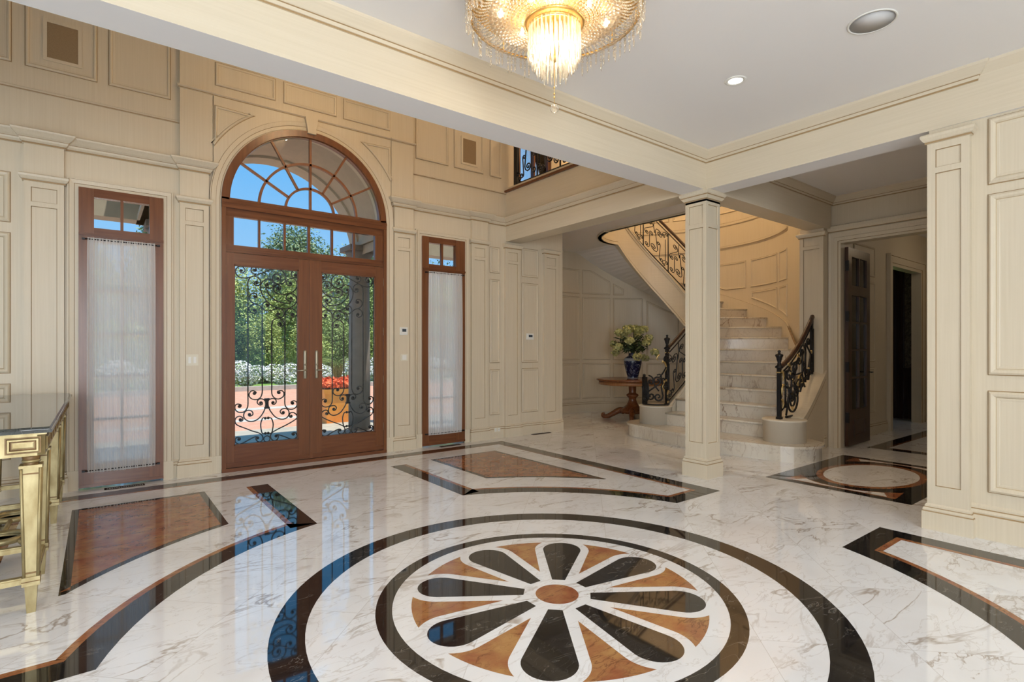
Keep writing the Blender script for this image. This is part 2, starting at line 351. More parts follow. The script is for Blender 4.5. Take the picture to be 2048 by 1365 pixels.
# ================================================================ FLOOR with stone inlays
S = 'structure'
CX, CY = 2.036, 2.24
fb = MB('marble_white')
fb.m('marble_white')
fb.poly([(-5, -5, 0), (13, -5, 0), (13, 6.9, 0), (-5, 6.9, 0)])
fb.poly([(x, y, 0) for x, y in [(6.25, 6.9)] + arc(8.04, 6.2, 2.3, 16, 142, 30)] )
def quadstrip(mb, A, B, z, mt):
    mb.m(mt)
    for i in range(len(A)-1): mb.poly([(A[i][0], A[i][1], z), (A[i+1][0], A[i+1][1], z), (B[i+1][0], B[i+1][1], z), (B[i][0], B[i][1], z)])
def annulus(mb, r0, r1, z, mt, n=96, c=(CX, CY)): quadstrip(mb, arc(*c, r0, 0, 360, n), arc(*c, r1, 0, 360, n), z, mt)
def offs(path, d):
    P = [np.array(p, float) for p in path]; out = []
    for i in range(len(P)):
        a = P[i]-P[i-1] if i else P[1]-P[0]; b = P[i+1]-P[i] if i < len(P)-1 else P[-1]-P[-2]
        a /= np.linalg.norm(a); b /= np.linalg.norm(b); m_ = np.array([-a[1]-b[1], a[0]+b[0]]); m_ /= max(m_@m_/2, .2); out.append(P[i]+m_*d)
    return out
Z1, Z2 = .0004, .0008
annulus(fb, 1.315, 1.475, Z1, 'marble_black'); annulus(fb, .90, .985, Z1, 'marble_black')
fb.m('marble_rust').poly([(x, y, Z1) for x, y in arc(CX, CY, .12, 0, 355, 47)])
for k in range(8):
    a = radians(45*k)
    def T(r, w, a=a): return (CX+r*cos(a)-w*sin(a), CY+r*sin(a)+w*cos(a), Z1)
    fb.m('marble_black').poly([T(.185, -.038)] + [T(.672+.127*cos(t), .127*sin(t)) for t in [radians(-98+196*i/20) for i in range(21)]] + [T(.185, .038)])
    L = [(.304, .1259)]
    side = [(.672+.182*cos(t), .182*sin(t)) for t in [radians(98-(98-43)*i/10) for i in range(11)]]
    pts = []
    tip = (.31*cos(radians(22.5)), .31*sin(radians(22.5)))
    pts = [tip]+[p for p in side if hypot(*p) <= .80]
    ph0 = radians(10.2); pts += [(.80*cos(ph0+(pi/4-2*ph0)*i/8), .80*sin(ph0+(pi/4-2*ph0)*i/8)) for i in range(9)]
    def mir(p): r_, t_ = hypot(*p), atan2(p[1], p[0]); t2 = pi/4-t_; return (r_*cos(t2), r_*sin(t2))
    pts += [mir(p) for p in reversed([p for p in side if hypot(*p) <= .80])]
    fb.m('marble_gold' if k % 2 else 'marble_gold').poly([T(x, y) for x, y in pts])
def frame_path(sy=1):
    P = [(.67, 3.61), (.67, 2.06)] + arc(0, 0, 2.15, degrees(atan2(2.043, .67)), degrees(atan2(.67, 2.043)), 16) + [(2.73, .67), (2.73, 4.22)]
    P2 = [(-x, y) for x, y in reversed(P)]
    full = P+P2
    out = [(CX+x, CY+sy*y) for x, y in full]
    return out
for sy in (1, -1):
    fp = frame_path(sy); d = sy
    quadstrip(fb, fp, offs(fp, d*.158), Z1, 'marble_black'); quadstrip(fb, offs(fp, d*.158), offs(fp, d*.2), Z1, 'marble_rust')
    for sx in (1, -1):
        tr = [(1.224, 3.67), (1.224, 2.46)] + arc(0, 0, 2.745, degrees(atan2(2.457, 1.224))-1, degrees(atan2(1.628, 2.21))+1, 12) + [(2.21, 1.66), (2.21, 3.67)]
        q = inset(tr, .05)
        fb.m('marble_black').poly([(CX+sx*x, CY+sy*y, Z1) for x, y in tr]); fb.m('marble_rust').poly([(CX+sx*x, CY+sy*y, Z2) for x, y in q])
# hall rug of stone
fb.m('marble_black').poly([(5.66, 1.62, Z1), (7.64, 1.62, Z1), (7.64, 2.93, Z1), (5.66, 2.93, Z1)])
ell = lambda a, b, z, mt: fb.m(mt).poly([(6.65+a*cos(2*pi*i/48), 2.275+b*sin(2*pi*i/48), z) for i in range(48)])
ell(.72, .47, Z2, 'marble_rust'); ell(.64, .405, Z2+.0004, 'marble_white')
for s_ in (-1, 1):
    for w, z, mt in ((0, Z2, 'marble_rust'), (.045, Z2+.0004, 'marble_white')):
        P = [(s_*(.89-w*.6), .50-w*1.6), (s_*(.89-w*.6), -.50+w*1.6)]
        Q = [(s_*(.82*cos(t)), .66*sin(t)) for t in [radians(-46+w*300+ (92-w*600)*i/14) for i in range(15)]]
        P2 = P+([(x+s_*w*.5, y) for x, y in Q])
        fb.m(mt).poly([(6.65+x, 2.275+y, z) for x, y in P2])
quadstrip(fb, [(8.48, 1.6), (8.48, 2.95), (12.2, 2.95)], offs([(8.48, 1.6), (8.48, 2.95), (12.2, 2.95)], -.16), Z1, 'marble_black')
quadstrip(fb, offs([(8.48, 1.6), (8.48, 2.95), (12.2, 2.95)], -.16), offs([(8.48, 1.6), (8.48, 2.95), (12.2, 2.95)], -.2), Z1, 'marble_rust')
fb.m('marble_black').poly([(8.9, 2.1, Z1), (12.2, 2.1, Z1), (12.2, 2.2, Z1), (8.9, 2.2, Z1)])
fb.build('floor', label='polished white veined marble floor inlaid with a black and rust flower wheel', cat='floor', kind=S)

# ================================================================ FRONT WALL
WY = 6.74
MF = lambda u, z, d: (u, WY-d, z)
DX0, DX1, AC, AR, AZ = 1.083, 3.025, 2.054, .971, 3.03
w = MB('cream')
H2 = 6.5
def slab(x0, x1, z0, z1): w.box(x0, x1, WY, 7.0, z0, z1)
slab(-5, -.148, 0, H2); slab(-.148, .543, 2.94, H2); slab(.543, DX0, 0, H2); slab(DX1, 3.565, 0, H2); slab(3.565, 4.259, 2.94, H2); slab(4.259, 5.3, 0, H2)
slab(5.3, 6.25, 0, 4.0); slab(5.3, 6.25, 5.5, H2); slab(6.0, 6.25, 4.0, 5.5)
A = arc(AC, AZ, AR, 180, 0, 40)
for y in (WY, 7.0):
    for i in range(40): w.poly([(A[i][0], y, A[i][1]), (A[i+1][0], y, A[i+1][1]), (A[i+1][0], y, H2), (A[i][0], y, H2)])
for i in range(40): w.poly([(A[i][0], WY, A[i][1]), (A[i][0], 7.0, A[i][1]), (A[i+1][0], 7.0, A[i+1][1]), (A[i+1][0], WY, A[i+1][1])])
# wide bay above the cornice around the arch, 4 cm proud
PD = .045
for x0, x1 in ((.691, 1.0), (3.108, 3.434)): w.box(x0, x1, WY-PD, WY, 3.40, 5.9)
R2 = 1.06; A2 = arc(AC, AZ, R2, 160, 20, 40)
A2 = [p for p in arc(AC, AZ, R2, 180, 0, 60) if 1.0 <= p[0] <= 3.108]
for i in range(len(A2)-1): w.poly([(A2[i][0], WY-PD, A2[i][1]), (A2[i+1][0], WY-PD, A2[i+1][1]), (A2[i+1][0], WY-PD, 4.16), (A2[i][0], WY-PD, 4.16)])
w.box(1.0, 3.108, WY-PD, WY, 4.16, 5.9)
MP = lambda u, z, d: (u, WY-PD-d, z)
# panels
for x0, x1 in ((-1.2, -.634),):
    for z0, z1 in ((2.532, 3.0), (1.144, 2.441), (.35, 1.053)): ring(w, rect(x0, x1, z0, z1), MF, PAN_B)
for z0, z1 in ((2.533, 2.935), (1.155, 2.438), (.357, 1.055)): ring(w, rect(4.743, 4.932, z0, z1), MF, PAN)
for z0, z1 in ((2.526, 2.985), (1.15, 2.43), (.35, 1.06)): ring(w, rect(5.366, 5.71, z0, z1), MF, PAN)
for x0, x1 in ((-1.2, -.628), (-.54, -.003), (.084, .614), (3.488, 4.014), (4.106, 4.624), (4.743, 4.96)): ring(w, rect(x0, x1, 4.008, 5.5), MF, PAN)
for x0, x1 in ((1.02, 1.651), (1.734, 2.37), (2.453, 3.089)): ring(w, rect(x0, x1, 4.27, 4.53), MP, PAN); ring(w, rect(x0, x1, 4.62, 5.6), MP, PAN)
sp = [p for p in arc(AC, AZ, 1.183, 90, 180, 40) if p[0] > 1.015 and p[1] < 4.055 and p[0] < 2.0]
L = [(1.015, 4.055)]+[(1.015, sqrt(1.183**2-(AC-1.015)**2)+AZ)]+list(reversed(sp))
L = L[::1]
ring(w, L, MP, PAN); ring(w, [(2*AC-x, z) for x, z in reversed(L)], MP, PAN)
# frieze dies over the pilasters
for x0, x1 in ((-.543, -.256), (.691, .962), (3.153, 3.434), (4.39, 4.68)): w.box(x0, x1, WY-PD, WY, 3.0, 3.42)
w.build('wall_front', label='cream glazed panelled wall around the arched front door', cat='wall', kind=S)
# upper mouldings
t = MB('cream', 'glaze')
CORN = [(0, 3.275), (.012, 3.278), (.012, 3.292, 'glaze'), (.018, 3.295, 'cream'), (.03, 3.31, 'cream'), (.034, 3.325, 'cream'), (.036, 3.33, 'glaze'), (.055, 3.345, 'cream'), (.085, 3.38, 'cream'), (.088, 3.395, 'cream'), (.07, 3.405, 'cream'), (0, 3.41, 'cream')]
CORN = [(a[0], a[1], a[2] if len(a) > 2 else 'cream') for a in CORN]
y0, y1 = WY, WY-PD
t.sweep([(-1.4, y0), (-.543, y0), (-.543, y1), (-.256, y1), (-.256, y0), (.691, y0), (.691, y1), (.962, y1), (.962, y0)], CORN, side=-1)
t.sweep([(3.153, y0), (3.153, y1), (3.434, y1), (3.434, y0), (4.39, y0), (4.39, y1), (4.68, y1), (4.68, y0), (5.05, y0), (5.05, 3.53)], CORN, side=-1)
STR = [(0, 3.775, 'cream'), (.010, 3.777, 'cream'), (.012, 3.786, 'glaze'), (.02, 3.79, 'cream'), (.02, 3.80, 'cream'), (.006, 3.806, 'glaze'), (0, 3.81, 'cream')]
t.sweep([(-1.4, y0), (.691, y0)], STR, side=-1); t.sweep([(3.434, y0), (5.05, y0)], STR, side=-1)
LED = [(0, 4.15, 'cream'), (.012, 4.155, 'cream'), (.014, 4.163, 'glaze'), (.03, 4.172, 'cream'), (.03, 4.185, 'cream'), (0, 4.19, 'cream')]
t.sweep([(.691, y0), (.691, y1), (.985, y1), (.985, y1+.01), (3.123, y1+.01), (3.123, y1), (3.434, y1), (3.434, y0)], LED, side=-1)
t.build('trim_1', label='cream cornice and ledge mouldings across the front wall above the door heads', cat='trim', kind=S)
# arch casing and keystone
t = MB('cream', 'glaze')
def casing_section(): return [(0, .0), (0, .05), (.012, .052), (.016, .046), (.05, .046), (.054, .05), (.10, .058), (.104, .05), (.112, .05), (.114, .0)]
pth = [(DX0, 0)]+[(DX0, AZ)]+arc(AC, AZ, AR, 180, 0, 48)[1:-1]+[(DX1, AZ), (DX1, 0)]
def casing(mb, path, M, sec, closed=False):   # path in wall plane (u,z), opening on the right-hand side
    pp = [np.array(p, float) for p in path]; N = len(pp); K = len(sec); b0 = len(mb.v)
    for i in range(N):
        a = pp[i]-pp[i-1] if i else pp[1]-pp[0]; b = pp[i+1]-pp[i] if i < N-1 else pp[-1]-pp[-2]
        a = a/np.linalg.norm(a); b = b/np.linalg.norm(b); m_ = np.array([-a[1]-b[1], a[0]+b[0]]); m_ /= max(m_@m_/2, .2)
        for o_, d_ in sec: q = pp[i]+m_*o_; mb.v.append(M(q[0], q[1], d_))
    for i in range(N-1):
        for k in range(K-1):
            g = mb.mats.index('glaze') if abs(sec[k+1][0]-sec[k][0]) < .0055 and k not in (0, K-2) and abs(sec[k+1][1]-sec[k][1]) > .003 else mb.mats.index('cream')
            mb.face([b0+i*K+k, b0+(i+1)*K+k, b0+(i+1)*K+k+1, b0+i*K+k+1], g, False)
casing(t, pth, MF, casing_section())
t.prism_y([(AC-.045, AZ+AR-.01), (AC+.045, AZ+AR-.01), (AC+.075, 4.17), (AC-.075, 4.17)], WY-.09, WY-.04)
t.prism_y([(AC-.05, AZ+AR-.03), (AC+.05, AZ+AR-.03), (AC+.05, AZ+AR-.01), (AC-.05, AZ+AR-.01)], WY-.1, WY-.0)
t.m('cream')
for x0, x1 in ((.966, DX0+.001), (DX1-.001, 3.142)): t.box(x0, x1, WY-.06, WY, 0, .19)
SEC2 = [(0, 0), (0, .035), (.03, .035), (.034, .041), (.07, .045), (.074, .038), (.086, .038), (.088, 0)]
for a, b in ((-.148, .543), (3.565, 4.259)):
    casing(t, [(a, 0), (a, 2.94), (b, 2.94), (b, 0)], MF, SEC2); t.m('cream').box(a-.09, a, WY-.05, WY, 0, .19); t.box(b, b+.09, WY-.05, WY, 0, .19)
t.build('trim_2', label='cream moulded casing around the arched door and its two side windows', cat='trim', kind=S)
# pilasters (one object each)
CAP = [(0, 2.93, 'cream'), (.012, 2.932, 'cream'), (.012, 2.945, 'glaze'), (.02, 2.95, 'cream'), (.035, 2.972, 'cream'), (.038, 2.99, 'cream'), (.03, 3.0, 'cream'), (0, 3.002, 'cream')]
BASE = [(0, .0, 'cream'), (.028, 0, 'cream'), (.028, .135, 'cream'), (.022, .142, 'glaze'), (.024, .15, 'cream'), (.018, .165, 'cream'), (.012, .17, 'glaze'), (.012, .182, 'cream'), (0, .195, 'cream')]
def up(prof, dz, h=None): return [(a, z+dz, m_) for a, z, m_ in prof]
def pilaster(name, M, a, b, sw, label, zt=2.93, zb=0, flip=1):
    """shaft face with two sunk panels; a..b = width, sw = stile; M maps (u, z, depth)"""
    p = MB('cream', 'glaze')
    def bx(u0, u1, z0, z1, d0, d1, mt='cream'):
        p.m(mt); P = [M(u0, z0, d0), M(u1, z0, d0), M(u1, z0, d1), M(u0, z0, d1), M(u0, z1, d0), M(u1, z1, d0), M(u1, z1, d1), M(u0, z1, d1)]
        n = len(p.v); p.v += P
        for q in ((0, 3, 2, 1), (4, 5, 6, 7), (0, 1, 5, 4), (1, 2, 6, 5), (2, 3, 7, 6), (3, 0, 4, 7)): p.face([n+i for i in q])
    bx(a, b, zb, zt+.07, -.0, .032)
    bx(a, a+sw, zb, zt, .032, .045); bx(b-sw, b, zb, zt, .032, .045)
    zs = [(zt-.05, zt), (zt-.228, zt-.186), (zb, .33)]
    for z0, z1 in zs: bx(a+sw, b-sw, z0, z1, .032, .045)
    for z0, z1 in ((zt-.186, zt-.05), (.33, zt-.228)):
        for u0, u1, q0, q1 in ((a+sw, a+sw+.005, z0, z1), (b-sw-.005, b-sw, z0, z1), (a+sw, b-sw, z0, z0+.005), (a+sw, b-sw, z1-.005, z1)): bx(u0, u1, q0, q1, .032, .0335, 'glaze')
    def pp(prof):
        c0 = [M(a, 0, 0), M(a, 0, .045), M(b, 0, .045), M(b, 0, 0)]
        p.m('cream').sweep([(c[0], c[1]) for c in c0], prof, side=-1*flip)
    pp(CAP); pp(BASE)
    return p.build(name, label=label, cat='pilaster', kind=S)
for k, (a, b, lb) in enumerate([(-.543, -.256, 'flat cream pilaster at the far left beyond the marble topped table'), (.691, .962, 'flat cream pilaster between the left side window and the arched door'), (3.153, 3.434, 'flat cream pilaster with the thermostat right of the arched door'),
    (4.39, 4.68, 'flat cream pilaster right of the narrower side window'), (5.015, 5.305, 'flat cream pilaster under the end of the gallery beam'), (5.807, 6.116, 'flat cream pilaster at the right end of the front wall before the curved alcove')]):
    pilaster('trim_%d' % (k+3), MF, a, b, .05, lb)
# baseboards
b_ = MB('cream', 'glaze')
for a, b in ((-1.4, -.543), (-.256, -.24), (.632, .691), (3.434, 3.474), (4.349, 4.39), (4.68, 5.015), (5.305, 5.807), (6.116, 6.25)): b_.m('cream').sweep([(a, WY), (b, WY)], BASE, side=-1)
b_.build('baseboard_front', label='stepped cream baseboard along the front wall', cat='baseboard', kind=S)

# ================================================================ BEAMS, CEILINGS, CROWN
ZB = 3.045; ZC = 3.43
def beam(name, x0, x1, y0, y1, z0, z1, label, under='ceiling_paint'):  # default underside colour paints in the grey floor light falling on cream
    p = MB('cream_h', under); p.box(x0, x1, y0, y1, z0, z1); p.mi[0] = 1 if under else 0
    return p.build(name, label=label, cat='beam', kind=S)
beam('trim_9', -5, 5.068, 3.26, 3.53, ZB, 3.9, 'long cream beam between the chandelier room and the double height entry')
beam('trim_10', 5.068, 5.33, -5, 3.53, ZB, 3.9, 'cream beam over the opening between column and right hand pier')
beam('trim_11', 5.05, 5.33, 3.53, 6.74, ZB, 3.80, 'cream gallery beam running from the front wall to the column', 'cream_h')
beam('trim_12', 5.33, 8.1, 3.26, 3.53, ZB, 3.9, 'cream beam from the column back to the stair hall pier', 'cream_h')
c = MB('ceiling_paint'); c.box(-5, 5.1, -5, 3.3, ZC, 3.9); c.build('ceiling', label='smooth off white ceiling over the chandelier and medallion', cat='ceiling', kind=S)
c = MB('ceiling_paint'); c.box(5.3, 8.2, -.5, 3.3, 3.48, 3.9); c.build('ceiling_hall', label='off white ceiling of the side hall beyond the right hand beam', cat='ceiling', kind=S)
CR = [(0, 3.318, 'cream_h'), (.008, 3.318, 'cream_h'), (.008, 3.330, 'glaze'), (.012, 3.332, 'cream_h'), (.014, 3.352, 'cream_h'), (.02, 3.356, 'glaze'), (.026, 3.360, 'cream_h'), (.05, 3.385, 'cream_h'), (.075, 3.412, 'cream_h'), (.08, 3.431, 'cream_h'), (0, 3.432, 'cream_h')]
t = MB('cream_h', 'glaze')
t.sweep([(-5, 3.26), (5.068, 3.26), (5.068, 1.055), (5.092, 1.055), (5.092, -5)], CR, side=-1)
t.build('trim_13', label='stepped cream crown moulding around the chandelier room ceiling', cat='trim', kind=S)
t = MB('cream_h', 'glaze')
t.sweep([(5.33, -.4), (5.33, 3.26), (8.15, 3.26), (8.15, -.4)], up(CR, .05), side=-1)
t.build('trim_14', label='cream crown moulding around the side hall ceiling', cat='trim', kind=S)
# column
col_e = empty('column', (5.197, 3.382, 0), 'square cream panelled column standing where the four beams meet', 'column')
def post(mb, x0, x1, y0, y1, z0, z1, sw=.04, dep=.014):
    mb.m('cream').box(x0+dep, x1-dep, y0+dep, y1-dep, z0, z1)
    for (a, b_2) in ((x0, x0+sw), (x1-sw, x1)):
        for (c_, d_) in ((y0, y0+sw), (y1-sw, y1)): mb.box(a, b_2, c_, d_, z0, z1)
    for q0, q1 in ((z0, .37), (z1-.3, z1-.255), (z1-.06, z1)):
        mb.box(x0+sw, x1-sw, y0, y1, q0, q1); mb.box(x0, x1, y0+sw, y1-sw, q0, q1)
    mb.m('glaze')
    for q0, q1 in ((.37, z1-.3), (z1-.255, z1-.06)):
        for (a, b_2) in ((x0+sw, x0+sw+.004), (x1-sw-.004, x1-sw)): mb.box(a, b_2, y0+dep-.001, y1-dep+.001, q0, q1)
        for (a, b_2) in ((y0+sw, y0+sw+.004), (y1-sw-.004, y1-sw)): mb.box(x0+dep-.001, x1-dep+.001, a, b_2, q0, q1)
        for q in (q0, q1-.004): mb.box(x0+sw, x1-sw, y0+dep-.001, y1-dep+.001, q, q+.004); mb.box(x0+dep-.001, x1-dep+.001, y0+sw, y1-sw, q, q+.004)
p = MB('cream', 'glaze'); post(p, -.129, .129, -.127, .127, 0.19, 2.96); p.build('shaft', col_e)
sq = lambda a, b: [(-a, -b), (a, -b), (a, b), (-a, b)]
CBASE = [(0, 0, 'cream'), (.024, 0, 'cream'), (.024, .15, 'cream'), (.018, .156, 'glaze'), (.02, .165, 'cream'), (.014, .182, 'cream'), (.01, .186, 'glaze'), (.01, .20, 'cream'), (0, .212, 'cream')]
p = MB('cream', 'glaze'); p.sweep(sq(.129, .127), CBASE, closed=True, side=-1); p.m('cream').box(-.129, .129, -.127, .127, 0, .2); p.build('base', col_e)
CCAP = [(0, 2.95, 'cream'), (.01, 2.952, 'cream'), (.01, 2.962, 'glaze'), (.016, 2.966, 'cream'), (.034, 2.99, 'cream'), (.036, 3.0, 'glaze'), (.045, 3.01, 'cream'), (.05, 3.03, 'cream'), (.045, 3.045, 'cream'), (0, 3.045, 'cream')]
p = MB('cream', 'glaze'); p.sweep(sq(.129, .127), CCAP, closed=True, side=-1); p.m('cream').box(-.129, .129, -.127, .127, 2.93, 3.044); p.build('capital', col_e)

# ================================================================ RIGHT WALL AND PIER
XR = 5.092
w = MB('cream'); w.box(XR, 5.33, -5, 1.088, 0, 3.5)
MR = lambda u, z, d: (XR-d, u, z)
for y0_, y1_ in ((-.25, 1.0), (-1.6, -.36), (-2.95, -1.7)):
    for z0, z1 in ((2.55, 3.03), (1.18, 2.485), (.335, 1.07)): ring(w, [(y0_, z0), (y1_, z0), (y1_, z1), (y0_, z1)], MR, PAN_B)
w.build('wall_right', label='cream wall with stacked moulded panels at the right edge', cat='wall', kind=S)
b_ = MB('cream', 'glaze'); RB = [(a*1.3, z*1.25, m_) for a, z, m_ in BASE]; b_.sweep([(XR, 1.088), (XR, -4.9)], RB, side=-1); b_.build('baseboard_right', label='tall stepped cream baseboard under the right hand wall panels', cat='baseboard', kind=S)
pe = MB('cream', 'glaze'); pe.m('cream').box(5.075, 5.33, 1.088, 1.342, 0, ZB); pe.build('trim_15', label='cream pier body carrying the right hand end of the beam', cat='pier', kind=S)
MPI = lambda u, z, d: (5.075-d, u, z)
pilaster('trim_16', MPI, 1.088, 1.342, .05, 'cream panelled pilaster on the right hand pier', zt=2.93, flip=-1)
# ================================================================ HALL
w = MB('cream')
w.box(8.15, 8.3, 3.144, 3.62, 0, 3.5); w.box(8.15, 8.3, 1.2, 3.144, 2.83, 3.5); w.box(8.15, 8.3, -.5, 1.2, 0, 3.5)
w.box(8.0, 8.16, 3.30, 3.62, 0, 3.5)
t2 = MB('cream', 'glaze'); MH = lambda u, z, d: (8.15-d, u, z)
casing(t2, [(3.144, 0), (3.144, 2.83), (1.2, 2.83), (1.2, 0)], lambda u, z, d: (8.15-d, u, z), [(-o_, d_) for o_, d_ in [(0, 0), (0, .03), (.03, .03), (.034, .04), (.08, .045), (.084, .036), (.12, .04), (.15, .05), (.154, .03), (.16, .03), (.162, 0)]])
t2.sweep([(8.15, 3.33), (8.15, 1.0)], [(0, 2.99, 'cream'), (.045, 2.99, 'cream'), (.05, 3.0, 'glaze'), (.07, 3.03, 'cream'), (.07, 3.07, 'cream'), (0, 3.09, 'cream')], side=-1)
t2.build('trim_17', label='moulded cream casing of the doorway into the dark back hall', cat='trim', kind=S)
w.build('wall_hall', label='cream wall holding the doorway at the end of the side hall', cat='wall', kind=S)
MPH = lambda u, z, d: (8.0-d, u, z)
pilaster('trim_18', MPH, 3.30, 3.618, .05, 'cream pilaster on the pier between the marble stair and the hall doorway', zt=3.0, flip=-1)
w = MB('cream'); w.box(5.33, 13, .9, 1.05, 0, 3.9); w.box(8.3, 10.67, 3.35, 3.47, 0, 3.5); w.box(10.67, 12.1, 3.35, 3.47, 2.775, 3.5); w.box(12.1, 13, 3.35, 3.47, 0, 3.5); w.box(12.9, 13.1, 1, 3.47, 0, 3.5)
MN = lambda u, z, d: (u, 3.35-d, z)
for z0, z1 in ((2.52, 3.0), (1.16, 2.44), (.35, 1.07)): ring(w, rect(9.1, 9.95, z0, z1), MN, PAN)
w.build('wall_back_hall', label='dim cream panelled wall of the back hall seen through the doorway', cat='wall', kind=S)
t2 = MB('cream', 'glaze'); casing(t2, [(10.67, 0), (10.67, 2.775), (12.1, 2.775), (12.1, 0)], MN, [(0, 0), (0, .03), (.05, .03), (.054, .04), (.12, .05), (.16, .05), (.164, .06), (.2, .06), (.2, 0)])
t2.sweep([(8.3, 3.35), (10.45, 3.35)], BASE, side=-1)
t2.build('trim_19', label='cream casing of the further doorway in the back hall', cat='trim', kind=S)
c = MB('ceiling_paint'); c.box(8.3, 13, .9, 3.6, 3.48, 3.9); c.box(10.4, 13, 3.47, 6.6, 3.2, 3.9); c.build('ceiling_back_hall', label='dim ceiling of the back hall beyond the doorway', cat='ceiling', kind=S)
# dark panelled room beyond the further doorway
w = MB('dark_wood', 'wallpaper'); w.m('dark_wood').box(10.45, 10.6, 3.47, 6.4, 0, 3.2); w.box(10.6, 12.6, 5.3, 5.45, 0, 3.2)
w.box(12.6, 12.7, 3.47, 3.93, 0, 3.2); w.box(12.6, 12.7, 4.6, 5.4, 0, 3.2); w.box(12.6, 12.7, 3.93, 4.6, 0, .9); w.box(12.6, 12.7, 3.93, 4.6, 2.5, 3.2)
w.m('wallpaper').box(12.59, 12.6, 3.5, 3.72, 1.0, 2.9); w.m('dark_wood').box(12.56, 12.6, 3.5, 3.74, .93, 1.0); w.box(12.58, 12.6, 3.53, 3.68, .2, .85)
w.box(12.55, 12.6, 3.74, 3.80, 0, 2.9); w.box(12.55, 12.6, 3.88, 3.93, 0, 2.9)
for z in (1.3, 1.7, 2.1): w.box(12.63, 12.66, 3.93, 4.6, z, z+.03)
w.build('wall_study', label='dark wood and damask papered wall inside the room beyond the back hall', cat='wall', kind=S)

# ================================================================ STAIRWELL: round wall
SC = (8.04, 6.2); RW = 2.2
def cylM(u, z, d): a = radians(u); r = RW-d; return (SC[0]+r*cos(a), SC[1]+r*sin(a), z)
RIS = .196
def tread(th):
    if th <= 0: return 6*RIS+(th+90)/15*RIS
    return min(12*RIS+th/10*RIS, 3.83)
w = MB('cream', 'glaze')
def cylstrip(mb, a0, a1, z0, z1, d, mt='cream', n=None):
    n = n or max(2, int(abs(a1-a0)/3)); mb.m(mt)
    for i in range(n):
        u, v = a0+(a1-a0)*i/n, a0+(a1-a0)*(i+1)/n
        g0 = z0 if not callable(z0) else z0(u); h0 = z0 if not callable(z0) else z0(v); g1 = z1 if not callable(z1) else z1(u); h1 = z1 if not callable(z1) else z1(v)
        mb.poly([cylM(v, h0, d), cylM(u, g0, d), cylM(u, g1, d), cylM(v, h1, d)])
cylstrip(w, -52, 146, 0, 3.83, 0, 'cream', 66); cylstrip(w, -52, 105, 3.83, 6.5, 0, 'cream', 53)
JC = cylM(105, 0, 0)[:2]; w.m('cream').poly([(6.25, 7.0, 3.8), (JC[0], JC[1], 3.8), (JC[0], JC[1], 6.5), (6.25, 7.0, 6.5)])
JA, JB = (8.16, 3.62), cylM(-52, 0, 0)[:2]
w.m('cream').poly([(JA[0], JA[1], 0), (JB[0], JB[1], 0), (JB[0], JB[1], 6.5), (JA[0], JA[1], 6.5)])
for k in range(72): pass
w.m('cream').box(6.25, 6.42, 6.99, 8.0, 0, 3.83)

def upanel(a0, a1, zb, zt, prof=PAN, n=9):
    zb_ = (lambda u: zb) if not callable(zb) else zb; zt_ = (lambda u: zt) if not callable(zt) else zt
    us = [a0+(a1-a0)*i/(n-1) for i in range(n)]
    if min(zt_(u)-zb_(u) for u in us) < .10: return False
    k = pi/180*RW     # metres per degree
    poly = [(u*k, zb_(u)) for u in us]+[(u*k, zt_(u)) for u in reversed(us)]
    ring(w, poly, lambda u, z, d: cylM(u/k, z, d), prof, strip=True); return True
def tri(a0, a1, fb, ft):      # shrink a panel's span until both ends are at least 12 cm tall
    while a1-a0 > 3 and ft(a0)-fb(a0) < .13: a0 += .5
    while a1-a0 > 3 and ft(a1)-fb(a1) < .13: a1 -= .5
    return a0, a1
soff = lambda th: min((tread(th) if th < 60 else 12*RIS+th/10*RIS)-.58, 3.45)
# panels above the flight
for a0, a1 in ((-51, -40.5), (-38.5, -17.5), (-14.5, 5), (7, 25), (27, 45)):
    rk = lambda u: tread(u)+.24
    f1 = lambda u: max(2.575, rk(u)); g = tri(a0, a1, f1, lambda u: 3.12); upanel(*g, f1, 3.12)
    f2 = lambda u: max(1.2, rk(u)); g = tri(a0, a1, f2, lambda u: 2.49); upanel(*g, f2, 2.49)
# panels under the flight
for a0, a1 in ((-2, 22.5), (24.5, 42.5), (44.7, 61.9), (63.7, 81.9), (83.7, 101.5), (103.5, 122)):
    rk = lambda u: soff(u)-.16
    for zb, zt in ((.29, 1.06), (1.13, 2.50), (2.565, 3.09)):
        f = lambda u: min(zt, rk(u)); g = tri(a0, a1, lambda u: zb, f)
        if a0 > 20: upanel(*g, zb, f)
# second storey panels of the stairwell
for a0 in range(-50, 60, 20): upanel(a0, a0+18, 4.15, 5.4)
# rings
for z0, z1, d, mt in ((3.42, 3.44, .012, 'cream'), (3.44, 3.445, .014, 'glaze'), (3.445, 3.475, .03, 'cream'), (3.475, 3.48, .022, 'glaze'), (3.48, 3.50, .018, 'cream'), (3.90, 3.95, .02, 'cream'), (3.95, 3.955, .021, 'glaze')):
    cylstrip(w, -52, 80, z0, z1, d, mt, 60)
cylstrip(w, -52, 80, 3.475, 3.475, 0, 'cream', 30)
w.build('wall_stairwell', label='curved cream panelled wall wrapping the stair and the alcove under it', cat='wall', kind=S)
b_ = MB('cream', 'glaze')
b_.sweep([cylM(a, 0, 0)[:2] for a in range(20, 146, 4)], [(a, z*1.25, m_) for a, z, m_ in BASE], side=1); b_.build('baseboard_stairwell', label='curved cream baseboard behind the round wooden table', cat='baseboard', kind=S)
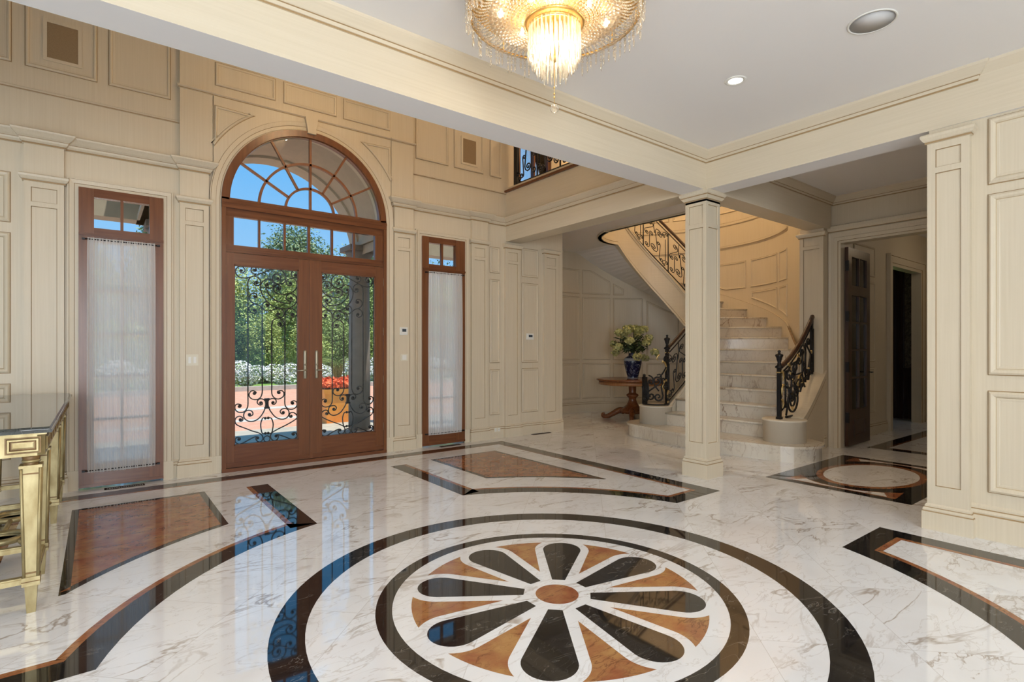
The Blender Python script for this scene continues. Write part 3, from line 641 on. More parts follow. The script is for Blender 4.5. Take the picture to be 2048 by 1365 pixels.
# shell that keeps the house closed: rear, left, roof
w = MB('cream')
w.box(-5.2, -5, -5, 7, 0, .5); w.box(-5.2, -5, -5, 7, 3.0, 6.5)
for a, b in ((-5, -3.05), (-1.35, .35), (2.05, 4.15), (5.85, 7)): w.box(-5.2, -5, a, b, .5, 3.0)
w.build('wall_left', label='cream wall with tall windows, outside the photograph on the left', cat='wall', kind=S)
w = MB('cream')
w.box(-5.2, 5.3, -5.2, -5, 0, .5); w.box(-5.2, 5.3, -5.2, -5, 3.0, 6.5)
for a, b in ((-5, -3.45), (-1.75, -.45), (1.25, 2.55), (4.25, 5.3)): w.box(a, b, -5.2, -5, .5, 3.0)
w.build('wall_rear', label='cream wall with tall windows behind the camera', cat='wall', kind=S)
w = MB('ceiling_paint')
w.box(-5.2, 13.1, -5.2, 7.0, 6.5, 6.6); w.prism([(6.2, 7.0), (10.6, 7.0), (10.6, 8.8), (7.3, 8.8)], 6.5, 6.6)
w.box(-5.2, 5.3, 3.3, 3.53, 3.9, 6.5); w.box(5.33, 8.2, 3.3, 3.5, 3.9, 6.5); w.box(8.2, 9.6, 3.5, 3.7, 3.9, 6.5)
w.build('ceiling_upper', label='high ceiling and inner walls of the upper storey above the entry', cat='ceiling', kind=S)
# exterior cladding behind the round bay so no daylight leaks in
w = MB('stucco'); 
PA = arc(SC[0], SC[1], 2.35, -45, 150, 40); w.sweep(PA, [(0, -.1), (.1, -.1), (.1, 3.85), (0, 3.85)], side=-1); w.sweep([p for p in arc(SC[0], SC[1], 2.3, -45, 106, 30)], [(0, 3.85), (.1, 3.85), (.1, 6.55), (0, 6.55)], side=-1)
w.build('wall_bay_outside', label='pale rendered outside of the round stair bay', cat='wall', kind=S)
IRON = [
  ((0.084,2.259),[(0.108,2.243),(0.121,2.27),(0.084,2.311),(0.033,2.281),(0.023,2.232),(0.057,2.186),(0.118,2.176),(0.166,2.19),(0.218,2.211),(0.292,2.247),(0.37,2.285),(0.428,2.309),(0.486,2.31),(0.538,2.276),(0.564,2.224),(0.557,2.176),(0.523,2.143),(0.472,2.135),(0.428,2.159),(0.413,2.204),(0.435,2.244),(0.472,2.251),(0.501,2.222)],(0.475,2.201)),
  ((0.222,2.279),[(0.243,2.281),(0.222,2.317),(0.194,2.307),(0.183,2.268),(0.201,2.239),(0.236,2.227)],None),
  ((0.243,2.129),[(0.218,2.124),(0.229,2.102),(0.264,2.102),(0.285,2.133),(0.278,2.17),(0.243,2.201),(0.201,2.205),(0.166,2.176),(0.152,2.13),(0.151,2.01),(0.151,1.785)],None),
  ((0.363,2.117),[(0.37,2.081),(0.399,2.083),(0.428,2.112),(0.428,2.151),(0.399,2.18),(0.356,2.182),(0.313,2.158),(0.288,2.11),(0.288,2.049),(0.313,1.982),(0.363,1.916),(0.428,1.866),(0.501,1.848),(0.583,1.85),(0.658,1.893),(0.688,1.949),(0.673,2.008),(0.62,2.032),(0.575,2.006),(0.568,1.966),(0.598,1.941)],(0.616,1.971)),
  (None,[(0.363,2.117),(0.345,2.099),(0.349,2.061),(0.385,1.994),(0.457,1.937),(0.545,1.914),(0.605,1.921),(0.639,1.962),(0.616,1.971)],None),
  ((0.479,2.089),[(0.505,2.091),(0.494,2.121),(0.457,2.122),(0.428,2.097),(0.428,2.059),(0.457,2.026),(0.508,2.016),(0.583,2.026),(0.65,2.058),(0.688,2.115),(0.685,2.178),(0.65,2.211),(0.605,2.207),(0.571,2.177),(0.571,2.138),(0.605,2.127)],(0.611,2.153)),
  ((0.669,2.252),[(0.685,2.232),(0.643,2.23),(0.624,2.26),(0.632,2.292),(0.666,2.315),(0.696,2.321)],None),
  ((0.225,1.973),[(0.246,1.971),(0.236,2.004),(0.194,2.005),(0.166,1.966),(0.173,1.929),(0.215,1.89),(0.257,1.88),(0.292,1.852),(0.302,1.807),(0.302,1.639)],None),
  ((0.218,1.81),[(0.236,1.792),(0.208,1.778),(0.17,1.801),(0.166,1.846),(0.194,1.877),(0.222,1.889)],None),
  ((0.356,1.882),[(0.377,1.886),(0.363,1.916),(0.327,1.914),(0.302,1.875),(0.313,1.834),(0.356,1.813),(0.406,1.822),(0.472,1.849),(0.516,1.839),(0.542,1.801),(0.534,1.758),(0.494,1.741),(0.464,1.763)],(0.483,1.779)),
  ((0.501,1.66),[(0.475,1.655),(0.494,1.638),(0.531,1.641),(0.542,1.684),(0.516,1.722),(0.472,1.732),(0.428,1.712),(0.408,1.673),(0.406,1.565)],None),
  ((0.643,1.782),[(0.624,1.777),(0.65,1.752),(0.685,1.775),(0.685,1.815),(0.643,1.849),(0.598,1.847),(0.56,1.81),(0.554,1.755),(0.554,1.646)],None),
  (None,[(0.151,0.844),(0.151,0.728),(0.136,0.682),(0.104,0.652),(0.056,0.653),(0.022,0.684),(0.017,0.725),(0.04,0.747),(0.075,0.739)],(0.061,0.722)),
  (None,[(0.304,0.943),(0.303,0.866),(0.287,0.814),(0.254,0.789),(0.216,0.788),(0.178,0.808),(0.162,0.844),(0.178,0.881),(0.205,0.891),(0.233,0.875)],(0.216,0.862)),
  (None,[(0.407,0.939),(0.407,0.849),(0.426,0.806),(0.46,0.783),(0.5,0.784),(0.538,0.812),(0.541,0.851),(0.518,0.877),(0.475,0.873)],(0.489,0.856)),
  (None,[(0.552,0.823),(0.553,0.714),(0.573,0.67),(0.61,0.65),(0.657,0.653),(0.69,0.687),(0.687,0.73),(0.657,0.749),(0.628,0.74)],(0.644,0.724)),
  ((0.284,0.743),[(0.298,0.724),(0.273,0.723),(0.249,0.751),(0.26,0.783),(0.293,0.793),(0.326,0.776),(0.34,0.739),(0.334,0.686),(0.315,0.634),(0.271,0.572),(0.216,0.541),(0.162,0.543),(0.12,0.573),(0.106,0.614),(0.12,0.654),(0.157,0.669),(0.195,0.652),(0.203,0.619),(0.184,0.604)],(0.17,0.621)),
  ((0.424,0.743),[(0.441,0.724),(0.455,0.744),(0.449,0.775),(0.415,0.789),(0.376,0.776),(0.364,0.744),(0.376,0.678),(0.41,0.615),(0.455,0.564),(0.518,0.538),(0.57,0.549),(0.599,0.589),(0.593,0.639),(0.564,0.659),(0.523,0.659),(0.5,0.633),(0.512,0.607)],(0.532,0.619)),
  ((0.075,0.57),[(0.096,0.56),(0.096,0.589),(0.061,0.609),(0.027,0.591),(0.017,0.552),(0.04,0.51),(0.12,0.468),(0.205,0.425),(0.271,0.398),(0.304,0.362),(0.309,0.326),(0.287,0.296),(0.254,0.302),(0.235,0.331)],(0.254,0.341)),
  (None,[(0.254,0.341),(0.233,0.361),(0.168,0.335),(0.109,0.306),(0.061,0.293),(0.025,0.315),(0.02,0.35),(0.04,0.371),(0.069,0.362)],(0.056,0.349)),
  ((0.625,0.569),[(0.605,0.583),(0.616,0.606),(0.652,0.607),(0.687,0.577),(0.69,0.54),(0.646,0.506),(0.564,0.464),(0.472,0.424),(0.415,0.393),(0.393,0.36),(0.401,0.317),(0.432,0.293),(0.466,0.304),(0.478,0.333)],(0.455,0.342)),
  (None,[(0.455,0.342),(0.463,0.36),(0.495,0.353),(0.558,0.325),(0.622,0.293),(0.669,0.296),(0.69,0.331),(0.669,0.366),(0.637,0.362)],(0.652,0.35)),
  (None,[(0.337,0.564),(0.309,0.569),(0.287,0.506),(0.29,0.447),(0.304,0.392),(0.337,0.389)],None),
  (None,[(0.368,0.566),(0.401,0.559),(0.421,0.501),(0.418,0.441),(0.404,0.388),(0.368,0.389)],None),
]
IRON_DOTS = [(0.337, 0.564), (0.368, 0.565), (0.337, 0.389), (0.368, 0.389)]
IRON_RING = [0.354, 0.323] # collar [(0.354, 0.792), (0.354, 0.679)]
#bars [0.151, 0.302, 0.406, 0.554]
def curl(pts, c, turns=.75, r_end=.006):
    """continue a stroke past its last point, winding in on the scroll centre c"""
    p, q = pts[-2], pts[-1]; r = hypot(q[0]-c[0], q[1]-c[1]); a = atan2(q[1]-c[1], q[0]-c[0])
    cr = (q[0]-c[0])*(q[1]-p[1])-(q[1]-c[1])*(q[0]-p[0]); s_ = 1 if cr > 0 else -1
    n = 10; return [(c[0]+(r+(r_end-r)*(i/n))*cos(a+s_*2*pi*turns*i/n), c[1]+(r+(r_end-r)*(i/n))*sin(a+s_*2*pi*turns*i/n)) for i in range(1, n+1)]
def scroll_pts(st, pts, en):
    P = list(pts)
    if en: P = P+curl(P, en)
    if st: R_ = list(reversed(pts)); P = list(reversed(curl(R_, st)))+P
    return P
# ================================================================ FRONT DOORS
def wood(mb, x0, x1, y0, y1, z0, z1, h=False): mb.m('mahogany_h' if h else 'mahogany').box(x0, x1, y0, y1, z0, z1)
def leaf(name, x0, x1, gx0, gx1, mirror, label):
    root = empty(name, ((x0+x1)/2, 6.71, 0), label, 'door', None, S)
    ox = (x0+x1)/2; g0, g1 = gx0-ox, gx1-ox; a, b = x0-ox, x1-ox; zb, zt = .045, 2.447; q0, q1 = .283, 2.315
    f = MB('mahogany', 'mahogany_h', 'glaze')
    wood(f, a, g0, -.03, .03, zb, zt); wood(f, g1, b, -.03, .03, zb, zt); wood(f, g0, g1, -.03, .03, q1, zt, True); wood(f, g0, g1, -.03, .03, zb, q0, True)
    wood(f, a, b, -.036, -.03, zb, zb+.055, True)
    for (c0, c1, d0, d1) in ((g0, g0+.012, q0, q1), (g1-.012, g1, q0, q1), (g0, g1, q0, q0+.012), (g0, g1, q1-.012, q1)): f.m('mahogany').box(c0, c1, -.02, -.008, d0, d1)
    f.build('leaf_frame', root)
    g = MB('glass'); g.box(g0, g1, -.002, .002, q0, q1); g.build('glass_pane', root)
    ir = MB('iron'); X = (lambda x: g0+x) if not mirror else (lambda x: g1-x); Y0 = .012
    for st, pts, en in IRON:
        P = catmull(scroll_pts(st, pts, en), 3); ir.tube([(X(x), Y0, z) for x, z in P], .0072, 6)
        for c_ in (st, en):
            if c_: ir.ball((X(c_[0]), Y0, c_[1]), .0155, 8)
    for x, zl, zh in ((.151, .84, 1.80), (.303, .94, 1.65), (.4065, .93, 1.57), (.5535, .82, 1.66)): ir.tube([(X(x), Y0, zl), (X(x), Y0, zh)], .0072, 6)
    for x, z in IRON_DOTS: ir.ball((X(x), Y0, z), .016, 8)
    ir.tube([(X(IRON_RING[0]+.034*cos(t)), Y0, IRON_RING[1]+.034*sin(t)) for t in [2*pi*i/20 for i in range(20)]], .0065, 5, closed=True)
    ir.box(X(.354)-.016, X(.354)+.016, Y0-.012, Y0+.012, .69, .78)
    for z in (.675, .775): ir.box(X(.354)-.028, X(.354)+.028, Y0-.015, Y0+.015, z, z+.02)
    for z in (.288, 2.302): ir.box(g0, g1, Y0-.006, Y0+.006, z, z+.008)
    for x in (g0+.004, g1-.012): ir.box(x, x+.008, Y0-.006, Y0+.006, .288, 2.31)
    ir.build('iron_scrollwork', root, 'black wrought iron scrolls and tall bars over the glass')
    hx = (g1+b)/2 if not mirror else (g0+a)/2; s_ = 1 if not mirror else -1
    h = MB('pewter'); hl = MB('pewter'); h.lathe([(.001, 1.01), (.018, 1.015), (.02, 1.02), (.02, 1.34), (.018, 1.35), (.001, 1.355)], (hx, -.033, 0), 12)
    hl.tube([(hx, -.05, 1.115), (hx, -.085, 1.115), (hx-s_*.03, -.088, 1.115), (hx-s_*.10, -.085, 1.11)], [.009, .009, .008, .007], 8); h.ball((hx, -.055, 1.18), .012, 8)
    hh = h.build('door_handle', root, 'aged pewter lever on a long back plate'); hl.build('lever', hh)
    for z in (.35, .97, 1.6, 2.25):
        k = MB('pewter'); ex = a if not mirror else b; k.tube([(ex-.003*s_, -.036, z-.05), (ex-.003*s_, -.036, z+.05)], .007, 8); k.build('hinge', root)
    return root
leaf('door_1', 1.125, 2.053, 1.208, 1.908, False, 'left leaf of the mahogany entry doors with black iron scrolls over glass')
leaf('door_2', 2.057, 2.985, 2.178, 2.878, True, 'right leaf of the mahogany entry doors, orange pot seen behind its scrolls')
# frame, transom and fanlight
f = MB('mahogany', 'mahogany_h')
wood(f, DX0, 1.125, 6.66, 6.80, 0, 3.035); wood(f, 2.985, DX1, 6.66, 6.80, 0, 3.035)
wood(f, DX0, DX1, 6.655, 6.80, 0, .04, True); wood(f, 1.125, 2.985, 6.675, 6.78, 2.45, 2.475, True); wood(f, 1.125, 2.985, 6.66, 6.78, 2.475, 2.485, True)
wood(f, 2.035, 2.066, 6.668, 6.70, .045, 2.447)
f.build('trim_20', label='mahogany jambs and sill framing the pair of entry doors', cat='door frame', kind=S)
t_ = empty('window_1', (AC, 6.72, 2.49), 'six pane mahogany transom window directly above the double doors', 'window', None, S)
f = MB('mahogany', 'mahogany_h'); PX = [(1.208, 1.465), (1.487, 1.742), (1.766, 2.02), (2.05, 2.304), (2.33, 2.585), (2.61, 2.878)]
def L(x): return x-AC
wood(f, L(1.125), L(2.985), -.03, .03, 0, .045, True); wood(f, L(1.125), L(2.985), -.03, .03, .365, .45, True)
wood(f, L(1.125), L(1.208), -.03, .03, .045, .365); wood(f, L(2.878), L(2.985), -.03, .03, .045, .365)
for k in range(5): wood(f, L(PX[k][1]), L(PX[k+1][0]), -.02, .02, .045, .365)
f.m('mahogany_h').box(L(DX0), L(DX1), -.063, .06, .45, .54); f.box(L(DX0), L(DX1), -.07, -.06, .50, .53)
f.build('transom_frame', t_)
for a, b in PX: g = MB('glass'); g.box(L(a), L(b), -.002, .002, .045, .365); g.build('pane', t_)
t_ = empty('window_2', (AC, 6.72, AZ), 'half round mahogany fanlight with spoked muntins above the entry', 'window', None, S)
f = MB('mahogany', 'mahogany_pale')
def arcbox(mb, r0, r1, y0, y1, a0=0, a1=180, n=48):
    O = arc(0, 0, r1, a0, a1, n); I = arc(0, 0, r0, a0, a1, n)
    for i in range(n):
        mb.poly([(I[i][0], y0, I[i][1]), (I[i+1][0], y0, I[i+1][1]), (O[i+1][0], y0, O[i+1][1]), (O[i][0], y0, O[i][1])])
        mb.poly([(O[i][0], y1, O[i][1]), (O[i+1][0], y1, O[i+1][1]), (I[i+1][0], y1, I[i+1][1]), (I[i][0], y1, I[i][1])])
        mb.poly([(I[i][0], y0, I[i][1]), (I[i][0], y1, I[i][1]), (I[i+1][0], y1, I[i+1][1]), (I[i+1][0], y0, I[i+1][1])])
        mb.poly([(O[i][0], y1, O[i][1]), (O[i][0], y0, O[i][1]), (O[i+1][0], y0, O[i+1][1]), (O[i+1][0], y1, O[i+1][1])])
arcbox(f, .895, .971, -.05, .06); f.m('mahogany'); arcbox(f, .885, .897, -.03, .03)
f.m('mahogany').box(-.971, .971, -.05, .05, -.012, .025)
f.build('arch_frame', t_)
f = MB('mahogany_pale'); arcbox(f, .565, .592, -.018, .018); arcbox(f, .275, .30, -.018, .018)
for a in (30, 60, 120, 150):
    c_, s_ = cos(radians(a)), sin(radians(a)); n_ = (-s_*.012, c_*.012)
    f.prism_y([(.29*c_-n_[0], .29*s_-n_[1]), (.9*c_-n_[0], .9*s_-n_[1]), (.9*c_+n_[0], .9*s_+n_[1]), (.29*c_+n_[0], .29*s_+n_[1])], -.018, .018)
f.box(-.013, .013, -.018, .018, .02, .9)
f.build('muntins', t_)
g = MB('glass'); P = arc(0, 0, .9, 0, 180, 40); g.prism_y(P, -.002, .002); g.build('glass_pane', t_)
# side windows with sheer curtains
def sidelight(name, x0, x1, gx, cx, label, clabel):
    o = (x0+x1)/2; r = empty(name, (o, 6.71, 0), label, 'window', None, S)
    f = MB('mahogany', 'mahogany_h', 'mahogany_pale'); (p0, p1), (p2, p3) = [(a-o, b-o) for a, b in gx]; a, b = x0-o, x1-o
    wood(f, a, p0, -.03, .05, .02, 2.94); wood(f, p3, b, -.03, .05, .02, 2.94); wood(f, p0, p3, -.03, .05, .02, .26, True); wood(f, p0, p3, -.03, .05, 2.42, 2.557, True); wood(f, p0, p3, -.03, .05, 2.858, 2.94, True)
    wood(f, a, b, -.045, -.03, 2.474, 2.50, True); wood(f, p1, p2, -.02, .02, 2.557, 2.858); wood(f, a, b, -.036, -.03, .02, .05, True)
    f.m('mahogany_pale').box(p1, p2, -.01, .02, .26, 2.42)
    for z in (.675, 1.10, 1.52, 1.95): f.box(p0, p3, -.01, .02, z-.011, z+.011)
    f.build('window_frame', r)
    for u0, u1, z0, z1 in ((p0, p1, 2.557, 2.858), (p2, p3, 2.557, 2.858), (p0, p3, .26, 2.42)): g = MB('glass'); g.box(u0, u1, .0, .004, z0, z1); g.build('pane', r)
    c0, c1 = cx; q = empty('sheer_curtain', ((c0+c1)/2, 6.655, 0), clabel, 'curtain', 'sheer curtains on the side windows'); W_ = (c1-c0)/2
    c = MB('sheer'); c.smooth = True; nx, nz = 150, 26; ph = np.random.rand(8)*6
    for j in range(nz+1):
        z = .168+(2.455-.168)*j/nz; t = j/nz; edge = sin(pi*t)**.5*.008
        for i in range(nx+1):
            u = i/nx; x = -W_-edge+(2*W_+2*edge)*u+.004*sin(u*23+t*2.2+ph[4])*sin(pi*t)
            gather = 1 if (t < .03 or t > .97) else .75
            y = .0065*gather*(sin(u*150+3*sin(u*9+ph[0])+1.2*t)+.6*sin(u*61+ph[1]+t*1.4))-.004
            c.v.append((x, y, z-.006*(1-abs(2*u-1))*(1-t)))
    for j in range(nz):
        for i in range(nx): k = j*(nx+1)+i; c.face([k, k+1, k+nx+2, k+nx+1])
    c.build('curtain_fabric', q)
    for z in (.185, 2.438): rd = MB('iron'); rd.tube([(-W_-.03, 0, z), (W_+.03, 0, z)], .006, 8); [rd.box(s_*(W_+.03)-.012, s_*(W_+.03)+.012, -.012, .03, z-.008, z+.008) for s_ in (-1, 1)]; rd.build('curtain_rod', q)
sidelight('window_3', -.148, .543, ((-.03, .18), (.205, .422)), (-.08, .468), 'wider mahogany side window left of the entry doors', 'long white sheer curtain on the wider left side window')
sidelight('window_4', 3.565, 4.259, ((3.666, 3.87), (3.90, 4.108)), (3.645, 4.19), 'mahogany side window right of the entry doors', 'long white sheer curtain on the side window right of the doors')
# upstairs window seen past the gallery railing
r = empty('window_5', (5.65, 6.80, 4.0), 'dark framed upstairs window showing blue sky behind the gallery railing', 'window', None, S)
f = MB('mahogany', 'mahogany_h')
for a, b in ((-.35, -.29), (-.015, .015), (.29, .35)): wood(f, a, b, -.04, .04, 0, 1.5)
for z in (0, .72, 1.44): wood(f, -.35, .35, -.04, .04, z, z+.06, True)
f.build('window_frame', r); g = MB('glass'); g.box(-.3, .3, -.002, .002, .05, 1.45); g.build('pane', r)

# ================================================================ SMALL WALL FITTINGS
def fitting(name, x, z, y, wd, ht, label, cat, kind='switch', group=None):
    r = empty(name, (x, y, z), label, cat, group); p = MB('plastic_cream' if kind != 'thermo' else 'plastic_white'); p.box(-wd/2, wd/2, -.007, 0, -ht/2, ht/2); p.build('plate', r)
    if kind == 'switch2':
        for s_ in (-1, 1): q = MB('plastic_white'); q.box(s_*.024-.013, s_*.024+.013, -.011, -.007, -.034, .034); q.build('rocker', r)
    elif kind == 'switch': q = MB('plastic_white'); q.box(-.03, .03, -.010, -.007, -.034, .034); q.build('rocker', r)
    elif kind == 'outlet':
        for s_ in (-1, 1): q = MB('plastic_white'); q.box(s_*.03-.014, s_*.03+.014, -.010, -.007, -.022, .022); q.m('vent_brown'); [q.box(s_*.03+u-.001, s_*.03+u+.001, -.0105, -.010, -.006, .006) for u in (-.005, .005)]; q.build('socket', r)
    else:
        q = MB('plastic_white'); q.box(-wd*.4, wd*.4, -.02, -.007, -ht*.4, ht*.4); hs_ = q.build('housing', r); q = MB('screen_dark'); q.box(-wd*.26, wd*.26, -.0215, -.02, -ht*.10, ht*.28); q.build('display', hs_)
    return r
fitting('light_switch', .806, 1.251, 6.708, .115, .12, 'double cream light switch on the pilaster left of the doors', 'switch', 'switch2')
fitting('light_switch', 3.30, 1.256, 6.708, .11, .095, 'cream blank switch plate below the thermostat right of the doors', 'switch', 'switch')
fitting('thermostat', 3.293, 1.613, 6.708, .115, .105, 'thermostat with grey display on the pilaster right of the doors', 'thermostat', 'thermo')
fitting('thermostat', 5.535, 1.57, 6.74, .15, .10, 'wide white thermostat on the wall panel left of the alcove', 'thermostat', 'thermo')
fitting('wall_outlet', 4.86, .13, 6.712, .12, .07, 'cream electrical outlet set in the front wall baseboard', 'outlet', 'outlet')
for x0, x1, z0, z1, lb in ((-.382, -.152, 4.135, 4.47, 'brown mesh wall speaker high at the upper left of the arch'), (4.259, 4.488, 4.122, 4.471, 'brown mesh wall speaker high beside the gallery railing')):
    r = empty('wall_speaker', ((x0+x1)/2, 6.737, (z0+z1)/2), lb, 'speaker', 'speakers in the upper wall panels'); a = (x1-x0)/2; b = (z1-z0)/2
    p = MB('cream'); 
    for q in ((-a-.03, -a, -b-.03, b+.03), (a, a+.03, -b-.03, b+.03), (-a, a, -b-.03, -b), (-a, a, b, b+.03)): p.box(q[0], q[1], -.008, 0, q[2], q[3])
    p.build('surround', r); p = MB('speaker_mesh'); p.box(-a, a, -.005, -.001, -b, b); p.build('grille', r)
for x0, x1, y0, y1, lb in ((.05, .375, 6.55, 6.63, 'brown floor vent below the left side window'), (3.80, 4.12, 6.56, 6.63, 'brown floor vent below the side window right of the doors'), (5.50, 5.88, 6.60, 6.67, 'brown floor vent before the curved alcove')):
    r = empty('floor_vent', ((x0+x1)/2, (y0+y1)/2, 0), lb, 'vent'); a, b = (x1-x0)/2, (y1-y0)/2
    p = MB('vent_brown'); p.box(-a, a, -b, -b+.012, 0, .004); p.box(-a, a, b-.012, b, 0, .004); p.box(-a, -a+.012, -b, b, 0, .004); p.box(a-.012, a, -b, b, 0, .004); p.build('frame', r)
    p = MB('vent_brown'); [p.box(-a+.012+i*(2*a-.024)/16, -a+.018+i*(2*a-.024)/16, -b+.012, b-.012, .0015, .003) for i in range(16)]; p.build('louvres', r)
# recessed ceiling lights and speaker
def can(x, y, z, label, e, col=(1, .91, .78)):
    r = empty('downlight', (x, y, z), label, 'ceiling light', 'recessed ceiling lights'); t = MB('plastic_white'); t.lathe([(.052, -.0005), (.056, -.006), (.075, -.005), (.08, -.0005)], n=32); t.build('trim_ring', r)
    t = MB('lamp_glow'); t.lathe([(.001, -.002), (.052, -.002)], n=28); t.build('lens', r)
    l = lamp('downlight_beam', 'SPOT', (0, 0, -.02), e, col, size=.05, spot_size=radians(115), spot_blend=.9); l.parent = r
can(3.88, 2.241, 3.43, 'lit recessed downlight in the chandelier room ceiling', 32); can(6.34, 2.04, 3.48, 'lit recessed downlight in the side hall ceiling', 44, (1, .70, .40))
for q_, lb in (((.25, 2.24), 'added fill downlight left of the chandelier, unseen'), ((3.88, -.9), 'added fill downlight near the right hand wall, unseen'), ((.25, -.9), 'added fill downlight in the middle of the room, unseen'), ((2.1, -2.9), 'added fill downlight at the rear of the room, unseen'), ((-2.6, .8), 'added fill downlight at the far left of the room, unseen')): can(*q_, 3.43, lb, 60)  # unseen downlights added to brighten the room
r = empty('ceiling_speaker', (3.864, 1.315, 3.43), 'round grey speaker grille in the ceiling at the upper right', 'speaker'); t = MB('plastic_white'); t.lathe([(.122, -.0005), (.124, -.006), (.134, -.005), (.136, -.0005)], n=40); t.build('rim', r)
t = MB('speaker_grey'); t.lathe([(.001, -.005), (.122, -.003)], n=40); t.build('grille', r)
# ================================================================ MARBLE STAIR
st = empty('staircase', (8.04, 6.2, 0), 'curved white marble staircase with cream inner string rising behind the column', 'staircase')
def loc(mb, name, label=None):      # part of the stair: geometry written in room coordinates, origin at the stair's centre
    mb.v = [(x-8.04, y-6.2, z) for x, y, z in mb.v]; return mb.build(name, st, label)
RI, RO = 1.03, 2.17
def rout(th):      # distance from the stair centre to the wall side of the flight, in direction th
    if th >= -52: return RO
    A_, B_ = (8.03, 3.66), (SC[0]+RO*cos(radians(-52)), SC[1]+RO*sin(radians(-52))); c_, s_ = cos(radians(th)), sin(radians(th)); ex, ey = B_[0]-A_[0], B_[1]-A_[1]
    return ((A_[0]-SC[0])*ey-(A_[1]-SC[1])*ex)/(c_*ey-s_*ex)
def rline(k):
    if k <= 5: x = [0, 6.4, 7.0, 7.28, 7.56, 7.82][k]; return (x, 5.20), (x, 3.42+max(0, x-7.0)*.25)
    th = -90+15*(k-6) if k <= 12 else 10*(k-12); r_ = rout(th); th = radians(th); return (SC[0]+RI*cos(th), SC[1]+RI*sin(th)), (SC[0]+r_*cos(th), SC[1]+r_*sin(th))
def sub(a, b, n): return [(a[0]+(b[0]-a[0])*i/n, a[1]+(b[1]-a[1])*i/n) for i in range(n+1)]
bow = [((1-t)**2*6.53+2*t*(1-t)*6.32+t*t*6.62, (1-t)**2*3.35+2*t*(1-t)*4.35+t*t*5.42) for t in [i/14 for i in range(1, 14)]]
def first(d):
    P = [(6.95+(.42+d)*cos(radians(a)), 3.35+(.42+d)*sin(radians(a))) for a in range(-50, -181, -10)]+[(x-d, y) for x, y in bow]+[(7.04+(.42+d)*cos(radians(a)), 5.42+(.42+d)*sin(radians(a))) for a in range(180, 49, -10)]+[(7.5, 5.2), (7.5, 3.4)]
    return list(reversed(P))
s1 = MB('marble_stair'); s1.prism(first(0), 0, RIS-.03); s1.prism(first(.028), RIS-.03, RIS); s1.tube([(x, y, RIS-.015) for x, y in first(.026)[2:-0]], .0145, 8)
loc(s1, 'step', 'broad bullnosed bottom step wrapping both end drums')
for k in range(2, 20):
    a0, b0 = rline(k); a1, b1 = rline(k+1); s_ = MB('marble_stair')
    dx, dy = b0[0]-a0[0], b0[1]-a0[1]; L_ = hypot(dx, dy); nx, ny = dy/L_, -dx/L_
    mid = ((a1[0]+b1[0]-a0[0]-b0[0])/2, (a1[1]+b1[1]-a0[1]-b0[1])/2)
    if nx*mid[0]+ny*mid[1] > 0: nx, ny = -nx, -ny
    fa, fb_ = (a0[0]+nx*.026, a0[1]+ny*.026), (b0[0]+nx*.026, b0[1]+ny*.026)
    def ccw(P): A_ = sum(P[i-1][0]*P[i][1]-P[i][0]*P[i-1][1] for i in range(len(P))); return P if A_ > 0 else P[::-1]
    outer = [b0, b1] if k < 6 else [(SC[0]+rout(degrees(t))*cos(t), SC[1]+rout(degrees(t))*sin(t)) for t in [radians(((-90+15*(k-6)) if k < 12 else 10*(k-12))+(15 if k < 12 else 10)*i/4) for i in range(5)]]
    inner = [a1, a0] if k < 6 else [(SC[0]+RI*cos(t), SC[1]+RI*sin(t)) for t in [radians(((-90+15*(k-6)) if k < 12 else 10*(k-12))+(15 if k < 12 else 10)*i/4) for i in range(4, -1, -1)]]
    s_.prism(ccw(outer+inner), (k-1)*RIS-.02 if k > 5 else 0, k*RIS-.03)
    s_.prism(ccw([fb_]+outer[1:]+inner[:-1]+[fa]), k*RIS-.03, k*RIS)
    s_.tube([(fa[0], fa[1], k*RIS-.015), (fb_[0], fb_[1], k*RIS-.015)], .0148, 8)
    loc(s_, 'step')
for c_, nm in (((6.95, 3.35), 'right'), ((7.04, 5.42), 'left')):
    d = MB('step_band', 'marble_stair'); d.m('step_band').lathe([(.25, RIS), (.25, .455), (.262, .458), (.262, .475), (.25, .48), (.001, .48)], (c_[0], c_[1], 0), 40); loc(d, 'end_drum')
def slanted(mb, pts, hw):         # pts (x, y, z0, z1)
    P = [np.array(p[:2]) for p in pts]; N = len(P); O = []; 
    for i in range(N):
        a = P[i]-P[i-1] if i else P[1]-P[0]; b = P[i+1]-P[i] if i < N-1 else P[-1]-P[-2]
        a = a/np.linalg.norm(a); b = b/np.linalg.norm(b); m_ = np.array([-a[1]-b[1], a[0]+b[0]]); m_ /= max(m_@m_/2, .2); O.append(m_)
    h0, h1 = (hw if hasattr(hw, '__len__') else (-hw, hw)); b0 = len(mb.v)
    for i in range(N):
        for h, z in ((h0, pts[i][2]), (h1, pts[i][2]), (h1, pts[i][3]), (h0, pts[i][3])): q = P[i]+O[i]*h; mb.v.append((float(q[0]), float(q[1]), z))
    for i in range(N-1):
        for k in range(4): l = (k+1) % 4; mb.face([b0+i*4+k, b0+(i+1)*4+k, b0+(i+1)*4+l, b0+i*4+l])
    mb.face([b0, b0+1, b0+2, b0+3]); mb.face([b0+(N-1)*4+k for k in (3, 2, 1, 0)])
IPATH = [(7.12+(.92)*i/8, 5.27-.09*i/8, .485+(1.235-.485)*(i/8)**1.05) for i in range(8)]+[(SC[0]+1.0*cos(radians(t)), SC[1]+1.0*sin(radians(t)), tread(t)+.06) for t in range(-90, 166, 4)]
LOW = [(6*RIS+(t+90)/15*RIS if t < 0 else 12*RIS+t/10*RIS)-.60 for t in range(-90, 166, 4)]; LOW = [min(z, 3.42) for z in LOW]
